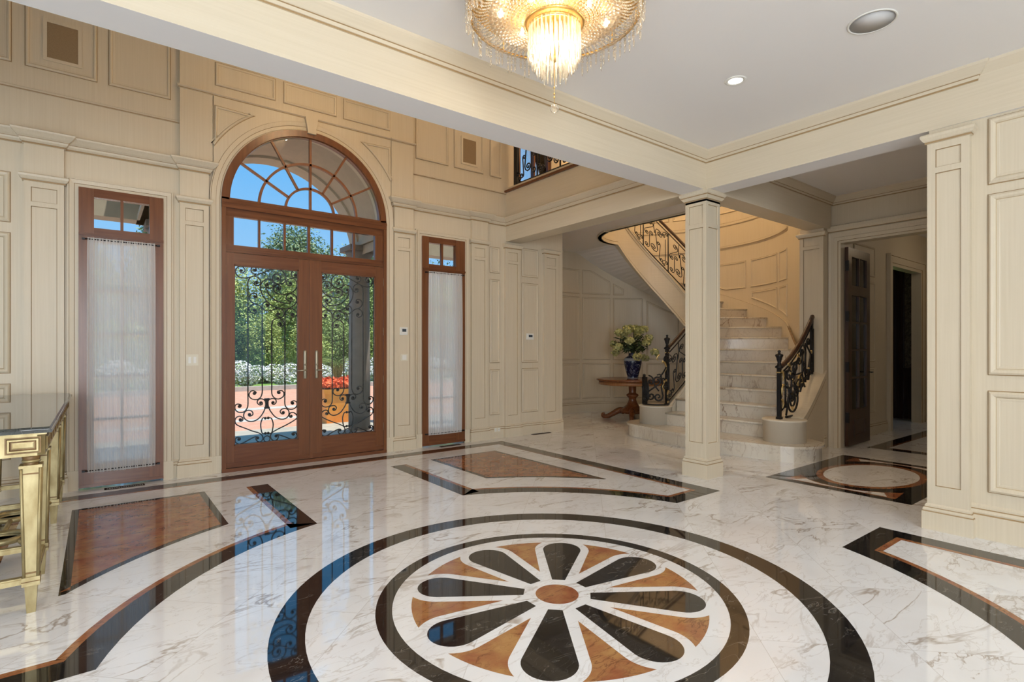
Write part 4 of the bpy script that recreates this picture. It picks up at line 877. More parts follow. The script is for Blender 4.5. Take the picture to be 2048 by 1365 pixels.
def bz(i, z1):
    th = None
    return 0.0 if i < 8 else max(0, LOW[i-8])
sg = MB('cream_h', 'glaze')
slanted(sg, [(x, y, bz(i, z), z) for i, (x, y, z) in enumerate(IPATH)], (-.03, .03))
for lo, hi, w_, mt in ((0, .05, .05, 'cream_h'), (.055, .062, .034, 'glaze'), (.065, .10, .04, 'cream_h')):
    sg.m(mt); slanted(sg, [(IPATH[i+8][0], IPATH[i+8][1], LOW[i]+lo, LOW[i]+hi) for i in range(4, len(LOW))], (-w_, w_))
for lo, hi, w_, mt in ((-.10, -.07, .04, 'cream_h'), (-.107, -.10, .034, 'glaze'), (-.03, .0, .055, 'cream_h')):
    sg.m(mt); slanted(sg, [(x, y, z+lo, z+hi) for x, y, z in IPATH], (-w_, w_))
loc(sg, 'inner_string', 'cream moulded string board curving up')
sg = MB('cream_h', 'glaze')
OC = [(7.1+.9*t, 3.36+.09*t, 0, .47+.58*t**1.2) for t in [i/8 for i in range(9)]]
sg.m('cream_h'); slanted(sg, OC, (-.16, .10)); sg.m('glaze'); slanted(sg, [(x, y, z1-.10, z1-.094) for x, y, z0, z1 in OC], (-.162, .102)); sg.m('cream_h'); slanted(sg, [(x, y, z1, z1+.02) for x, y, z0, z1 in OC], (-.175, .115))
# wall-side skirt following the treads
sk = MB('cream', 'glaze')
pts = [None]+[(SC[0]+(rout(t)+.015)*cos(radians(t)), SC[1]+(rout(t)+.015)*sin(radians(t)), tread(t)-.25, tread(t)+.14) for t in range(-88, 82, 4)]
sk.m('cream'); slanted(sk, [p for p in pts[1:]], (-.012, .014)); sk.m('glaze'); slanted(sk, [(x, y, z-.004, z) for x, y, _, z in pts[1:]], (-.014, .016))
loc(sg, 'outer_string', 'cream curb running from the right drum to the pier'); loc(sk, 'wall_skirt')
so = MB('ceiling_paint')
for i in range(0, 76):
    t0, t1 = -60+i*3, -60+(i+1)*3
    if t1 > 87: break
    r0, r1 = .98, 2.2; q = lambda t, r, z: (SC[0]+r*cos(radians(t)), SC[1]+r*sin(radians(t)), z)
    so.poly([q(t0, r0, soff(t0)), q(t1, r0, soff(t1)), q(t1, r1, soff(t1)), q(t0, r1, soff(t0))])
loc(so, 'soffit', 'smooth plastered underside of the flight')
# gallery floor at the top of the stair
g = MB('ceiling_paint', 'mahogany_h', 'cream_h')
g.m('ceiling_paint').box(5.33, 7.08, 3.53, 6.99, 3.45, 3.79); g.box(6.42, 7.04, 6.99, 8.1, 3.46, 3.79)
P = arc(SC[0], SC[1], 2.2, 84, 165, 20)+list(reversed(arc(SC[0], SC[1], 1.0, 84, 165, 20))); g.prism(P, 3.451, 3.79)
g.m('cream_h').box(7.05, 7.10, 3.53, 6.45, 3.42, 3.83); g.box(7.04, 7.12, 3.53, 6.45, 3.42, 3.46)

g.m('mahogany_h').box(5.02, 7.05, 3.53, 6.74, 3.80, 3.835)
g.m('cream_h').box(5.10, 5.2, 3.53, 6.74, 3.835, 3.90)
g.build('floor_gallery', label='upper gallery floor edged with a mahogany nosing above the entry', cat='floor', kind=S)

# ================================================================ IRON RAILINGS
def mkpath(P):
    S_ = [0]
    for i in range(1, len(P)): S_.append(S_[-1]+hypot(P[i][0]-P[i-1][0], P[i][1]-P[i-1][1]))
    def f(s, h, n=0):
        s = min(max(s, 0), S_[-1]-1e-6); i = next(k for k in range(len(S_)-1) if S_[k+1] > s); t = (s-S_[i])/(S_[i+1]-S_[i])
        return (P[i][0]+(P[i+1][0]-P[i][0])*t, P[i][1]+(P[i+1][1]-P[i][1])*t, P[i][2]+(P[i+1][2]-P[i][2])*t+h)
    return f, S_[-1]
def swirl(c1, c2, r1, r2, side=1, t1=1.3, t2=1.3, kind='S'):
    c1 = np.array(c1, float); c2 = np.array(c2, float); D = c2-c1; L_ = np.linalg.norm(D); phi = atan2(D[1], D[0])
    if kind == 'S': al = side*math.acos(min(1, (r1+r2)/L_)); T1 = c1+r1*np.array([cos(phi+al), sin(phi+al)]); T2 = c2-r2*np.array([cos(phi+al), sin(phi+al)])
    else: al = side*pi/2; T1 = c1+r1*np.array([cos(phi+al), sin(phi+al)]); T2 = c2+r2*np.array([cos(phi+al), sin(phi+al)])
    d = T2-T1; d = d/max(np.linalg.norm(d), 1e-6)
    def sense(c, T): v = T-c; return 1 if (-v[1]*d[0]+v[0]*d[1]) > 0 else -1
    a1, s_1 = atan2(*(T1-c1)[::-1]), sense(c1, T1); a2, s_2 = atan2(*(T2-c2)[::-1]), sense(c2, T2)
    A_ = spiral(c1, r1, .012, a1, -s_1*t1, 14)[::-1]; B_ = spiral(c2, r2, .012, a2, s_2*t2, 14)
    m_ = [tuple(T1+(T2-T1)*k/3) for k in (1, 2)] if kind == 'S' else [tuple(T1+(T2-T1)*k/3+np.array([cos(phi+al), sin(phi+al)])*L_*.08) for k in (1, 2)]
    return A_+m_+B_
def rail(root, f, L_, H_, cells, phase=0, rr=.0075, hand=True, slope=True, lo=.03):
    n = max(6, int(L_/.05)); S_ = [L_*i/n for i in range(n+1)]
    fr = MB('iron'); fr.tube([f(s, lo) for s in S_], .011, 6); fr.tube([f(s, H_-.09) for s in S_], .009, 6); fr.build('rail_frame', root)
    if hand: h = MB('dark_wood'); h.tube([f(s, H_) for s in S_], .026, 8); h.build('handrail', root, 'dark handrail')
    W_ = L_/cells; ir = MB('iron')
    for c in range(cells):
        o = c*W_
        def T(pts, r=rr): ir.tube([f(o+s, h) for s, h in pts], r, 5)
        k = W_/.62; q = H_-.09
        T([(.0, lo), (.0, q)], .012); T([(.07*k, .20), (.07*k, q-.18)])
        for cz in (q-.10, lo+.10): T(swirl((.045*k, cz+.035), (.105*k, cz-.035), .042*k, .042*k, 1, 1.1, 1.1, 'C'))
        T(swirl((.22*k, q-.19), (.36*k, lo+.20), .10*k, .10*k, 1, 1.6, 1.6), rr*1.1)
        T(swirl((.44*k, q-.14), (.53*k, lo+.36), .075*k, .06*k, -1, 1.5, 1.3)); T(swirl((.17*k, lo+.10), (.24*k, lo+.36), .055*k, .045*k, -1, 1.2, 1.1))
        T(swirl((.53*k, lo+.12), (.41*k, q-.34), .065*k, .05*k, 1, 1.3, 1.1)); T([(.34*k, q), (.36*k, q-.14), (.33*k, q-.26)])
    ir.build('scroll_panel', root, 'black iron scrollwork')
def newel(root, p, zb, zt, mbn='newel_post'):
    m_ = MB('iron'); x, y = p; m_.box(x-.022, x+.022, y-.022, y+.022, zb, zt)
    fi = MB('iron'); fi.lathe([(.03, 0), (.05, .012), (.048, .03), (.026, .045), (.02, .08), (.03, .11), (.036, .14), (.05, .165), (.045, .18), (.018, .19), (.014, .21), (.022, .222), (.001, .24)], (x, y, zt), 14); m_.m('brass').box(x-.027, x+.027, y-.027, y+.027, zt-.055, zt-.04)
    m_.m('iron').box(x-.03, x+.03, y-.03, y+.03, zb, zb+.03); n_ = m_.build(mbn, root); fi.build('finial', n_); return n_
def shift(root):
    o = root.location.copy()
    for c in [q for ch_ in root.children for q in (ch_, *ch_.children)]:
        me = c.data; a = np.empty(len(me.vertices)*3); me.vertices.foreach_get('co', a); a = a.reshape(-1, 3)-np.array(o); me.vertices.foreach_set('co', a.ravel()); me.update()
# inner railing
ir = empty('stair_railing', (7.15, 5.26, .48), 'long black iron railing curving up the inner side of the stair', 'railing', 'iron stair railings')
f, L_ = mkpath(IPATH); rail(ir, f, L_, .88, 11)
newel(ir, (7.13, 5.27), .48, 1.36)
for z in (.58, .63): g = MB('brass')
vol = MB('iron'); cx_, cy_ = 7.04, 5.42
va = [(cx_+.2*cos(radians(a)), cy_+.2*sin(radians(a))) for a in range(-60, -250, -10)]
vf, vL = mkpath([(x, y, .485) for x, y in va])
vol.tube([vf(vL*i/18, .015) for i in range(19)], .014, 6)
def V(pts, r=.009): vol.tube([vf(s, h) for s, h in catmull(pts, 4)], r, 6)
def VS(*a, r=.011, **k): vol.tube([vf(s, h) for s, h in swirl(*a, **k)], r, 6)
VS((.105, .72), (.17, .40), .075, .07, -1, 1.5, 1.2, r=.013); VS((.13, .30), (.25, .14), .07, .08, 1, 1.3, 1.3, r=.013); VS((.27, .40), (.36, .15), .07, .08, -1, 1.4, 1.3, r=.013)
VS((.05, .46), (.06, .14), .04, .05, 1, 1.1, 1.2); VS((.36, .36), (.46, .12), .05, .06, 1, 1.2, 1.2, r=.013); VS((.05, .70), (.04, .50), .035, .035, -1, 1, 1)
V([(.0, .86), (.05, .84), (.12, .80)], .012); V([(.24, .23), (.30, .32), (.34, .44), (.40, .47)], .012); V([(.17, .33), (.21, .48), (.27, .48)], .01)
for s in (.44, .47, .52, .57): vol.tube([vf(s, .02), vf(s, .46-.3*abs(s-.5))], .014, 6)
vol.ball(vf(.50, .47), .024, 8); vol.ball(vf(.47, .10), .032, 8); vol.ball(vf(.53, .28), .03, 8)
vol.build('volute', ir, 'curled iron volute around the left drum')
def leafs(root, f, items):
    for s, h, ln, tilt in items:
        m_ = MB('brass')
        pts = catmull([(s, h), (s+.25*ln*tilt, h+ln*.5), (s, h+ln), (s-.25*ln*tilt, h+ln*1.12), (s-.3*ln*tilt, h+ln*.95)], 5); n = len(pts)
        m_.tube([f(a, b, 0) for a, b in pts], [.004+.011*sin(pi*min(1, (i+.5)/n))**1.0 for i in range(n)], 6)
        m_.build('gilt_leaf', root, 'gilded curled leaf')
leafs(ir, vf, [(.04, .10, .12, 1), (.14, .22, .16, 1), (.14, .52, .15, -1), (.25, .70, .08, 1), (.05, .03, .03, 1)])
shift(ir)
# right railing
rr_ = empty('stair_railing', (6.85, 3.37, .48), 'short black and gilt iron railing from the right drum to the pier', 'railing', 'iron stair railings')
RP = [(6.85+1.09*t, 3.365+.08*t, .56+.50*t) for t in [i/10 for i in range(11)]]; f, L_ = mkpath(RP)
HR = [(6.85+1.13*t, 3.365+.085*t, 1.13+.70*(.45*t+.55*t*t)) for t in [i/12 for i in range(13)]]
m_ = MB('iron'); m_.tube(RP, .017, 6); m_.tube([(x, y, z-.085) for x, y, z in HR], .012, 6); m_.box(7.90, 7.935, 3.42, 3.455, 1.02, 1.79)
cc = mkpath([(6.85+1.0*t, 3.33+.05*t, 0) for t in [i/8 for i in range(9)]])[0]
m_.tube([cc(.12+.42*i/12, .50) for i in range(13)], .016, 6); m_.tube([cc(.50, .50), cc(.54, .58)], .013, 6)
def T(pts, r=.013): m_.tube([cc(s, h) for s, h in pts], r, 6)
T(spiral((.30, .70), .19, .04, radians(60), -1.9, 40), .014); T(spiral((.44, .80), .06, .05, 0, 1, 20), .009)
T(swirl((.20, 1.02), (.30, .74), .10, .06, 1)); T(swirl((.40, 1.12), (.58, .98), .09, .07, -1)); T(swirl((.62, 1.34), (.76, 1.06), .11, .07, 1)); T(swirl((.82, 1.46), (.90, 1.22), .07, .06, -1)); T(swirl((.30, 1.02), (.52, 1.20), .07, .06, -1)); T(swirl((.42, .86), (.66, 1.16), .05, .05, 1))
for s, a, b in ((.10, .62, 1.08), (.62, .86, 1.34), (.72, .92, 1.45), (.98, 1.05, 1.65)): T([(s, a), (s, b)], .013)
T([(.10, 1.08), (.2, 1.1), (.24, 1.16)]); T([(.24, 1.16), (.50, 1.22), (.62, 1.36)]); T([(.30, .98), (.46, .84), (.60, .98), (.70, .86)]); T([(.55, .8), (.66, .98), (.80, .98), (.9, 1.2)]); T([(.80, .95), (.90, 1.3)], .02); T([(.12, .52), (.22, .80), (.14, .95)]); T([(.06, .9), (.2, .86), (.34, .9), (.42, .84)])
m_.build('scroll_panel', rr_, 'black iron scrollwork')
h = MB('dark_wood'); h.tube(HR, .03, 8); h.build('handrail', rr_, 'dark handrail'); newel(rr_, (6.85, 3.365), .48, 1.12)
nf = lambda s, h, n=0: cc(s, h)
leafs(rr_, nf, [(.02, .62, .10, 1), (.02, .76, .14, -1), (.02, .96, .12, 1), (.22, 1.0, .16, 1), (.52, .84, .18, -1), (.58, .84, .15, 1), (.50, 1.14, .14, 1), (.84, 1.02, .08, 1), (.30, .92, .05, 1), (.92, 1.3, .04, 1), (.30, .55, .07, 1)])
shift(rr_)
# gallery railing
gr = empty('gallery_railing', (5.15, 6.6, 3.9), 'black iron scroll railing upstairs at the edge of the gallery', 'railing')
f, L_ = mkpath([(5.15, 6.60-.3*i, 3.90) for i in range(11)]); rail(gr, f, L_, .92, 6, rr=.010); m_ = MB('iron'); m_.box(5.12, 5.18, 6.57, 6.63, 3.90, 4.9); m_.build('newel_post', gr); shift(gr)

# ================================================================ ROUND TABLE, VASE, FLOWERS
TX, TY = 8.33, 6.97
tb = empty('pedestal_table', (TX, TY, 0), 'round reddish wooden pedestal table in the alcove under the stair', 'table')
m_ = MB('table_wood'); m_.lathe([(.001, .742), (.66, .742), (.665, .75), (.69, .755), (.70, .768), (.695, .782), (.68, .786), (.001, .786)], n=56); m_.build('table_top', tb)
m_ = MB('table_inlay'); m_.lathe([(.64, .675), (.655, .68), (.655, .742)], n=56); m_.build('apron', tb)
m_ = MB('table_wood'); m_.lathe([(.10, .74), (.09, .70), (.075, .66), (.07, .52), (.075, .50), (.11, .48), (.12, .46), (.105, .44), (.075, .41), (.07, .38), (.085, .33), (.11, .28), (.14, .25), (.19, .21), (.24, .185), (.26, .16), (.24, .12), (.12, .10), (.001, .10)][::-1], n=32); ped = m_.build('pedestal', tb)
for k in range(4):
    a = radians(38+90*k); m_ = MB('table_wood'); pp = catmull([(.16, .15), (.26, .155), (.36, .10), (.46, .045), (.54, .03), (.58, .05), (.57, .085), (.535, .08)], 5); n = len(pp)
    m_.tube([(r_*cos(a), r_*sin(a), z) for r_, z in pp], [.05*(1-i/n)+.018 for i in range(n)], 8); m_.build('foot', ped)
def leafcloud(n, center, radii, size, shell=.55, aspect=1.0, flat=0, rng=np.random):
    d = rng.normal(size=(n, 3)); d /= np.linalg.norm(d, axis=1)[:, None]; r = shell+(1-shell)*rng.rand(n)**.6
    p = np.array(center)+d*r[:, None]*np.array(radii); nrm = d+rng.normal(size=(n, 3))*.7; nrm[:, 2] += flat; nrm /= np.linalg.norm(nrm, axis=1)[:, None]
    t = np.cross(nrm, rng.normal(size=(n, 3))); t /= np.linalg.norm(t, axis=1)[:, None]; b = np.cross(nrm, t); s = size*(.6+.8*rng.rand(n))[:, None]
    return np.stack([p-t*s, p-b*s*aspect*.5, p+t*s, p+b*s*aspect*.5], 1).reshape(-1, 3)
def cloudmesh(name, V, mt, parent=None, label=None, cat=None, group=None, kind=None, extra=None):
    n = len(V)//4; me = bpy.data.meshes.new(name); me.vertices.add(len(V)); me.vertices.foreach_set('co', V.astype(np.float32).ravel())
    me.loops.add(n*4); me.loops.foreach_set('vertex_index', np.arange(n*4, dtype=np.int32)); me.polygons.add(n); me.polygons.foreach_set('loop_start', np.arange(0, n*4, 4, dtype=np.int32)); me.polygons.foreach_set('loop_total', np.full(n, 4, np.int32)); me.update(calc_edges=True)
    me.materials.append(MATS[mt]); o = bpy.data.objects.new(name, me); COL.objects.link(o)
    if parent is not None: o.parent = parent
    return tag(o, label, cat, group, kind)
vs_ = empty('porcelain_vase', (8.40, 7.02, .786), 'blue and white porcelain jar standing on the round table', 'vase')
m_ = MB('porcelain_blue', 'porcelain_pale'); m_.lathe([(.001, 0), (.105, 0), (.108, .02), (.105, .03), (.12, .09), (.15, .20), (.172, .30), (.175, .35), (.16, .40), (.12, .43), (.085, .45), (.083, .49), (.09, .50), (.078, .50), (.07, .45)], n=36, mats=['porcelain_pale']+['porcelain_pale', 'porcelain_blue']*1+['porcelain_blue']*4+['porcelain_pale']+['porcelain_blue']*7)
m_.build('jar', vs_)
fl_ = empty('flower_arrangement', (8.40, 7.02, 1.27), 'wide bunch of pale green silk hydrangeas in the blue jar', 'flowers')
m_ = MB('leaf_vase')
for k in range(26):
    a = k*2.4; r_ = .12+.32*((k*7) % 10)/10; h_ = .42-.5*r_+.1*sin(k); m_.tube(catmull([(0, 0, -.08), (.3*r_*cos(a), .3*r_*sin(a), .5*h_+.06), (r_*cos(a), r_*sin(a), h_)], 3), .007, 4)
V_ = [leafcloud(60, (.2*cos(k*1.1), .2*sin(k*1.1), .16), (.22, .22, .16), .06, .2, .5) for k in range(5)]
m_.build('stems', fl_); cloudmesh('foliage', np.concatenate(V_), 'leaf_vase', fl_)
for k in range(22):
    a = k*2.39996; t_0 = (k+.5)/22; r_ = .46*sqrt(t_0); h_ = .50-.62*t_0*t_0+.04*sin(k*3); cloudmesh('flower_head', leafcloud(70, (r_*cos(a), r_*sin(a), h_), (.085, .085, .07), .03, .75, 1.6), 'petal_green', fl_)
# ================================================================ GILT CONSOLE TABLE
ct = empty('console_table', (-.47, 5.03, 0), 'long gilt console table with dark marble top at the left edge', 'table')
ox, oy = -.47, 5.03; X0, X1, Y0, Y1 = -.78-ox, -.19-ox, 3.70-oy, 6.42-oy
m_ = MB('marble_green'); m_.box(X0, X1, Y0, Y1, .935, .952); m_.box(X0+.01, X1-.01, Y0+.01, Y1-.01, .952, .965); m_.build('marble_top', ct, 'polished black green marble slab')
m_ = MB('gold_leaf', 'gold_glaze'); a0, a1, b0, b1 = X0+.03, X1-.03, Y0+.03, Y1-.03
m_.m('gold_leaf').prism([(a0, b0+.03), (a0+.03, b0), (a1-.03, b0), (a1, b0+.03), (a1, b1-.03), (a1-.03, b1), (a0+.03, b1), (a0, b1-.03)], .815, .935)
m_.box(a0-.008, a1+.008, b0-.008, b1+.008, .925, .935)
def apanel(M, u0, u1):
    ring2 = [(0, .001, 'gold_glaze'), (.006, .001, 'gold_glaze'), (.010, .009, 'gold_leaf'), (.018, .009, 'gold_leaf'), (.022, .002, 'gold_glaze'), (.027, .002, 'gold_glaze'), (.032, .003, 'gold_leaf')]
    poly = rect(u0, u1, .83, .915); c0 = len(m_.v)
    for o_, d_, mt in ring2: m_.v += [M(u, z, d_) for u, z in inset(poly, o_)]
    for i in range(len(ring2)-1):
        for j in range(4): m_.face([c0+i*4+j, c0+i*4+(j+1) % 4, c0+(i+1)*4+(j+1) % 4, c0+(i+1)*4+j], m_.mats.index(ring2[i+1][2]))
    m_.face([c0+(len(ring2)-1)*4+j for j in range(4)], 0)
for k in range(3): apanel(lambda u, z, d: (u, b0-d, z), a0+.045+.165*k, a0+.185+.165*k)
for k in range(14): apanel(lambda u, z, d: (a1+d, u, z), b0+.05+.188*k, b0+.20+.188*k)
m_.build('apron', ct, 'gilt apron with square sunk panels')
LY = (3.76-oy, 4.355-oy, 5.56-oy, 6.35-oy)
def tleg(x, y):
    m_ = MB('gold_leaf', 'gold_glaze')
    m_.m('gold_glaze').lathe([(.036, .77), (.030, .775), (.036, .785), (.036, .80), (.04, .815)], (x, y, 0), 16); m_.m('gold_leaf').lathe([(.037, .782), (.039, .788), (.037, .794)], (x, y, 0), 16)
    m_.m('gold_leaf').box(x-.046, x+.046, y-.046, y+.046, .755, .77)
    def frus(w0, w1, z0, z1, mt):
        m_.m(mt); n = len(m_.v); m_.v += [(x+a*w0, y+b*w0, z0) for a, b in ((-1, -1), (1, -1), (1, 1), (-1, 1))]+[(x+a*w1, y+b*w1, z1) for a, b in ((-1, -1), (1, -1), (1, 1), (-1, 1))]
        for q in ((0, 3, 2, 1), (4, 5, 6, 7), (0, 1, 5, 4), (1, 2, 6, 5), (2, 3, 7, 6), (3, 0, 4, 7)): m_.face([n+i for i in q])
    frus(.026, .036, .19, .755, 'gold_leaf')
    for a, b in ((-1, -1), (1, -1), (1, 1), (-1, 1)): m_.m('gold_leaf').tube([(x+a*.027, y+b*.027, .19), (x+a*.038, y+b*.038, .755)], .0075, 6)
    for z, w_ in ((.21, .024), (.725, .032)):
        m_.m('gold_glaze').box(x-w_, x+w_, y-w_-.006, y+w_+.006, z-.004, z+.004); m_.box(x-w_-.006, x+w_+.006, y-w_, y+w_, z-.004, z+.004)
    m_.m('gold_leaf').box(x-.036, x+.036, y-.036, y+.036, .145, .19); m_.m('gold_glaze').box(x-.037, x+.037, y-.037, y+.037, .165, .17); frus(.018, .026, 0, .145, 'gold_leaf')
    m_.build('leg', ct)
for y in LY:
    for x in (X1-.085, X0+.085): tleg(x, y)
def sbar(p, q, w_=.022): 
    m_ = MB('gold_leaf', 'gold_glaze'); (x0, y0_), (x1, y1_) = p, q
    d = (min(x0, x1)-(w_ if x0 == x1 else 0), max(x0, x1)+(w_ if x0 == x1 else 0), min(y0_, y1_)-(w_ if y0_ == y1_ else 0), max(y0_, y1_)+(w_ if y0_ == y1_ else 0))
    m_.m('gold_leaf').box(*d, .155, .18); m_.box(d[0]+(.006 if x0 == x1 else 0), d[1]-(.006 if x0 == x1 else 0), d[2]+(.006 if y0_ == y1_ else 0), d[3]-(.006 if y0_ == y1_ else 0), .18, .188); m_.build('stretcher', ct)
xa, xb = X0+.085, X1-.085
for y in LY: sbar((xa, y), (xb, y))
for a, b in ((0, 1), (2, 3)): sbar((xa, LY[a]), (xa, LY[b])); sbar((xb, LY[a]), (xb, LY[b]))
for k, s_ in ((1, 1), (2, -1)):
    yc = (LY[1]+LY[2])/2 + (-.28 if k == 1 else .28); m_ = MB('gold_leaf')
    m_.lathe([(.10, .155), (.13, .155), (.135, .17), (.13, .188), (.10, .188), (.095, .17), (.10, .155)], ((xa+xb)/2, yc, 0), 32); m_.build('stretcher_ring', ct)
    m_ = MB('gold_leaf'); m_.tube(catmull([(xb, LY[k], .17), (xb-.10, LY[k]+s_*.15, .17), ((xa+xb)/2+.10, yc-s_*.08, .17)], 6), .014, 6); m_.build('stretcher', ct); m_ = MB('gold_leaf'); m_.tube(catmull([(xa, LY[k], .17), (xa+.10, LY[k]+s_*.15, .17), ((xa+xb)/2-.10, yc-s_*.08, .17)], 6), .014, 6); m_.build('stretcher', ct)
m_ = MB('gold_leaf'); m_.tube([((xa+xb)/2, (LY[1]+LY[2])/2-.15, .17), ((xa+xb)/2, (LY[1]+LY[2])/2+.15, .17)], .016, 6); m_.build('stretcher', ct)

# ================================================================ CHANDELIERS
ch = empty('chandelier', (2.022, 2.247, 3.43), 'large brass and crystal basket chandelier above the floor medallion', 'chandelier', 'crystal chandeliers')
m_ = MB('chandelier_gold'); m_.lathe([(.001, -.001), (.12, -.001), (.13, -.02), (.06, -.05), (.05, -.09), (.001, -.09)], n=32)
for r_, z in ((.475, -.10), (.475, -.19), (.16, -.245), (.135, -.265)): m_.tube([(r_*cos(2*pi*i/48), r_*sin(2*pi*i/48), z) for i in range(48)], .009, 6, closed=True)
for k in range(12): a = 2*pi*k/12; m_.tube([(.05*cos(a), .05*sin(a), -.05), (.475*cos(a), .475*sin(a), -.10), (.475*cos(a), .475*sin(a), -.19)], .006, 5)
brf = m_.build('brass_frame', ch)
m_ = MB('chandelier_gold'); m_.lathe([(.47, -.105), (.42, -.135), (.30, -.165), (.16, -.185), (.02, -.19)], n=48); m_.build('brass_pan', ch, 'polished brass dish behind the beads')
def gem(mb, x, y, z, r, n=8, rz=1.0, tilt=None): mb.lathe([(.0006, -r*rz), (r*.75, -r*.6*rz), (r, 0), (r*.75, r*.6*rz), (.0006, r*rz)], (x, y, z), n)
strand = MB('crystal_bead'); 
for i in range(9):
    t = (i/8)**1.15; r_ = .170+.185*t; z = -.243+.036*t; q = .0085+.0100*t; gem(strand, r_, 0, z, q, 8, .7)
strand = strand.build('bead_strand', ch)
for k in range(1, 56): c_ = strand.copy(); COL.objects.link(c_); c_.rotation_euler.z = 2*pi*k/56
tan_ = MB('crystal')
for i in range(6): gem(tan_, .49, 0, -.115-.02*i, .0095, 6)
tan_.lathe([(.0006, -.27), (.006, -.255), (.0075, -.24), (.004, -.225), (.0006, -.22)], (.49, 0, -.005), 6)
d0 = tan_.build('crystal_drop', ch)
for k in range(1, 96): c_ = d0.copy(); COL.objects.link(c_); c_.rotation_euler.z = 2*pi*k/96; c_.scale = (1.0-.02*(k % 3), 1.0-.02*(k % 3), 1+.22*((k*5) % 4)/4)
pz = MB('crystal'); pz.lathe([(.0006, -.19), (.007, -.165), (.0085, -.14), (.006, -.02), (.003, 0), (.0006, .005)], (0, 0, 0), 5); p0 = None
for rad, n_, z0, ln in ((.142, 36, -.25, 1.05), (.108, 26, -.29, 1.12), (.07, 18, -.32, 1.2)):
    for k in range(n_):
        if p0 is None: p0 = pz.build('crystal_prism', ch); c_ = p0
        else: c_ = p0.copy(); COL.objects.link(c_)
        a = 2*pi*k/n_; c_.location = (rad*cos(a), rad*sin(a), z0-.006*(k % 2)); c_.scale = (1, 1, ln*(1+.05*(k % 3))); c_.rotation_euler.z = a
sw_ = MB('crystal_bead')
for i in range(12):
    t = i/11; gem(sw_, .375+.10*t, 0, -.212-.02*sin(pi*t)+.02*t, .0062, 5)
sw_ = sw_.build('bead_swag', ch)
for k in range(1, 90): c_ = sw_.copy(); COL.objects.link(c_); c_.rotation_euler.z = 2*pi*k/90
m_ = MB('chandelier_gold'); m_.lathe([(.001, -.46), (.012, -.455), (.022, -.44), (.024, -.43), (.001, -.42)], n=16); m_.tube([(0, 0, -.2), (0, 0, -.43)], .008, 6); m_.tube([(0, 0, -.45), (0, 0, -.70)], .0018, 5)
for z in (-.60, -.635, -.655): m_.ball((0, 0, z), .006, 6)
m_.build('stem', ch); m_ = MB('crystal'); gem(m_, 0, 0, -.718, .026, 10); m_.build('crystal_ball', ch, 'faceted clear ball hanging lowest')
for k in range(8):
    a = 2*pi*(k+.35)/8; m_ = MB('bulb_glow'); r_ = .30 if k % 2 else .22; m_.lathe([(.0006, -.03), (.009, -.02), (.011, 0), (.006, .015), (.004, .02)], (r_*cos(a), r_*sin(a), -.205), 8); m_.build('bulb', brf)
l = lamp('chandelier_light', 'POINT', (0, 0, -.37), 15, (1, .84, .60), size=.04); l.parent = ch
for k in range(5): a = 2*pi*k/5+.4; l = lamp('chandelier_light', 'POINT', (.33*cos(a), .33*sin(a), -.27), .8, (1, .88, .68), size=.03); l.parent = ch
ch2 = dup(ch, (2.054, 5.05, 4.85), label='twin crystal chandelier high in the double height entry, reflected in the fanlight')
m_ = MB('chandelier_gold'); m_.tube([(0, 0, 0), (0, 0, 1.65)], .012, 8); m_.build('hanging_rod', ch2)
for q in ch2.children:
    if q.type == 'LIGHT': q.data = q.data.copy(); q.data.energy = 58 if abs(q.location.x) < .01 else 3; q.data.color = (1, .74, .43)
# stairwell lamp and upper rooms (warm fittings on the upper ceiling)
def flush(x, y, z, e, label, col=(1, .70, .38)):
    r = empty('ceiling_lamp', (x, y, z), label, 'ceiling light', 'round lamps on the upper ceiling'); m_ = MB('lamp_glow'); m_.lathe([(.001, -.12), (.12, -.10), (.18, -.04), (.19, 0)], n=24); m_.build('shade', r)
    l = lamp('ceiling_lamp_light', 'POINT', (0, 0, -.28), e, col, size=.15); l.parent = r
flush(8.3, 6.2, 6.5, 100, 'glowing round ceiling lamp high over the stairwell'); flush(6.2, 5.2, 6.5, 40, 'glowing round ceiling lamp over the upper gallery'); flush(11.3, 2.0, 3.48, 2.5, 'round ceiling lamp in the back hall')
# ================================================================ OUTDOORS
def ground(name, pts, z, mt, label, cat='ground'):
    m_ = MB(mt); m_.prism(pts, z-.1, z); return m_.build(name, label=label, cat=cat, kind=S)
ground('porch_floor', [(-6, 7.0), (6.25, 7.0), (6.25, 10.35), (-6, 10.35)], -.06, 'porch_stone', 'grey stone porch floor outside the entry doors')
ground('brick_drive', [(-25, 10.35), (34, 10.35), (34, 20.6), (-25, 20.6)], -.10, 'brick_paving', 'red brick forecourt beyond the porch')
ground('garden_soil', [(-60, 20.6), (90, 20.6), (90, 90), (-60, 90)], -.06, 'lawn', 'green garden ground behind the flower bed')
ground('side_ground', [(10.5, -30), (60, -30), (60, 10.35), (10.5, 10.35)], -.12, 'lawn', 'lawn beside the house')
ground('stone_band', [(-25, 13.2), (34, 15.0), (34, 15.5), (-25, 13.7)], -.095, 'band_stone', 'pale stone band crossing the brick forecourt')
ground('stone_band', [(-25, 11.6), (34, 12.2), (34, 12.55), (-25, 11.95)], -.095, 'band_stone', 'pale stone band near the porch edge')
k_ = MB('band_stone'); k_.box(-25, 34, 20.45, 20.65, -.1, .06); k_.build('kerb', label='low stone kerb in front of the white azaleas', cat='kerb', kind=S)
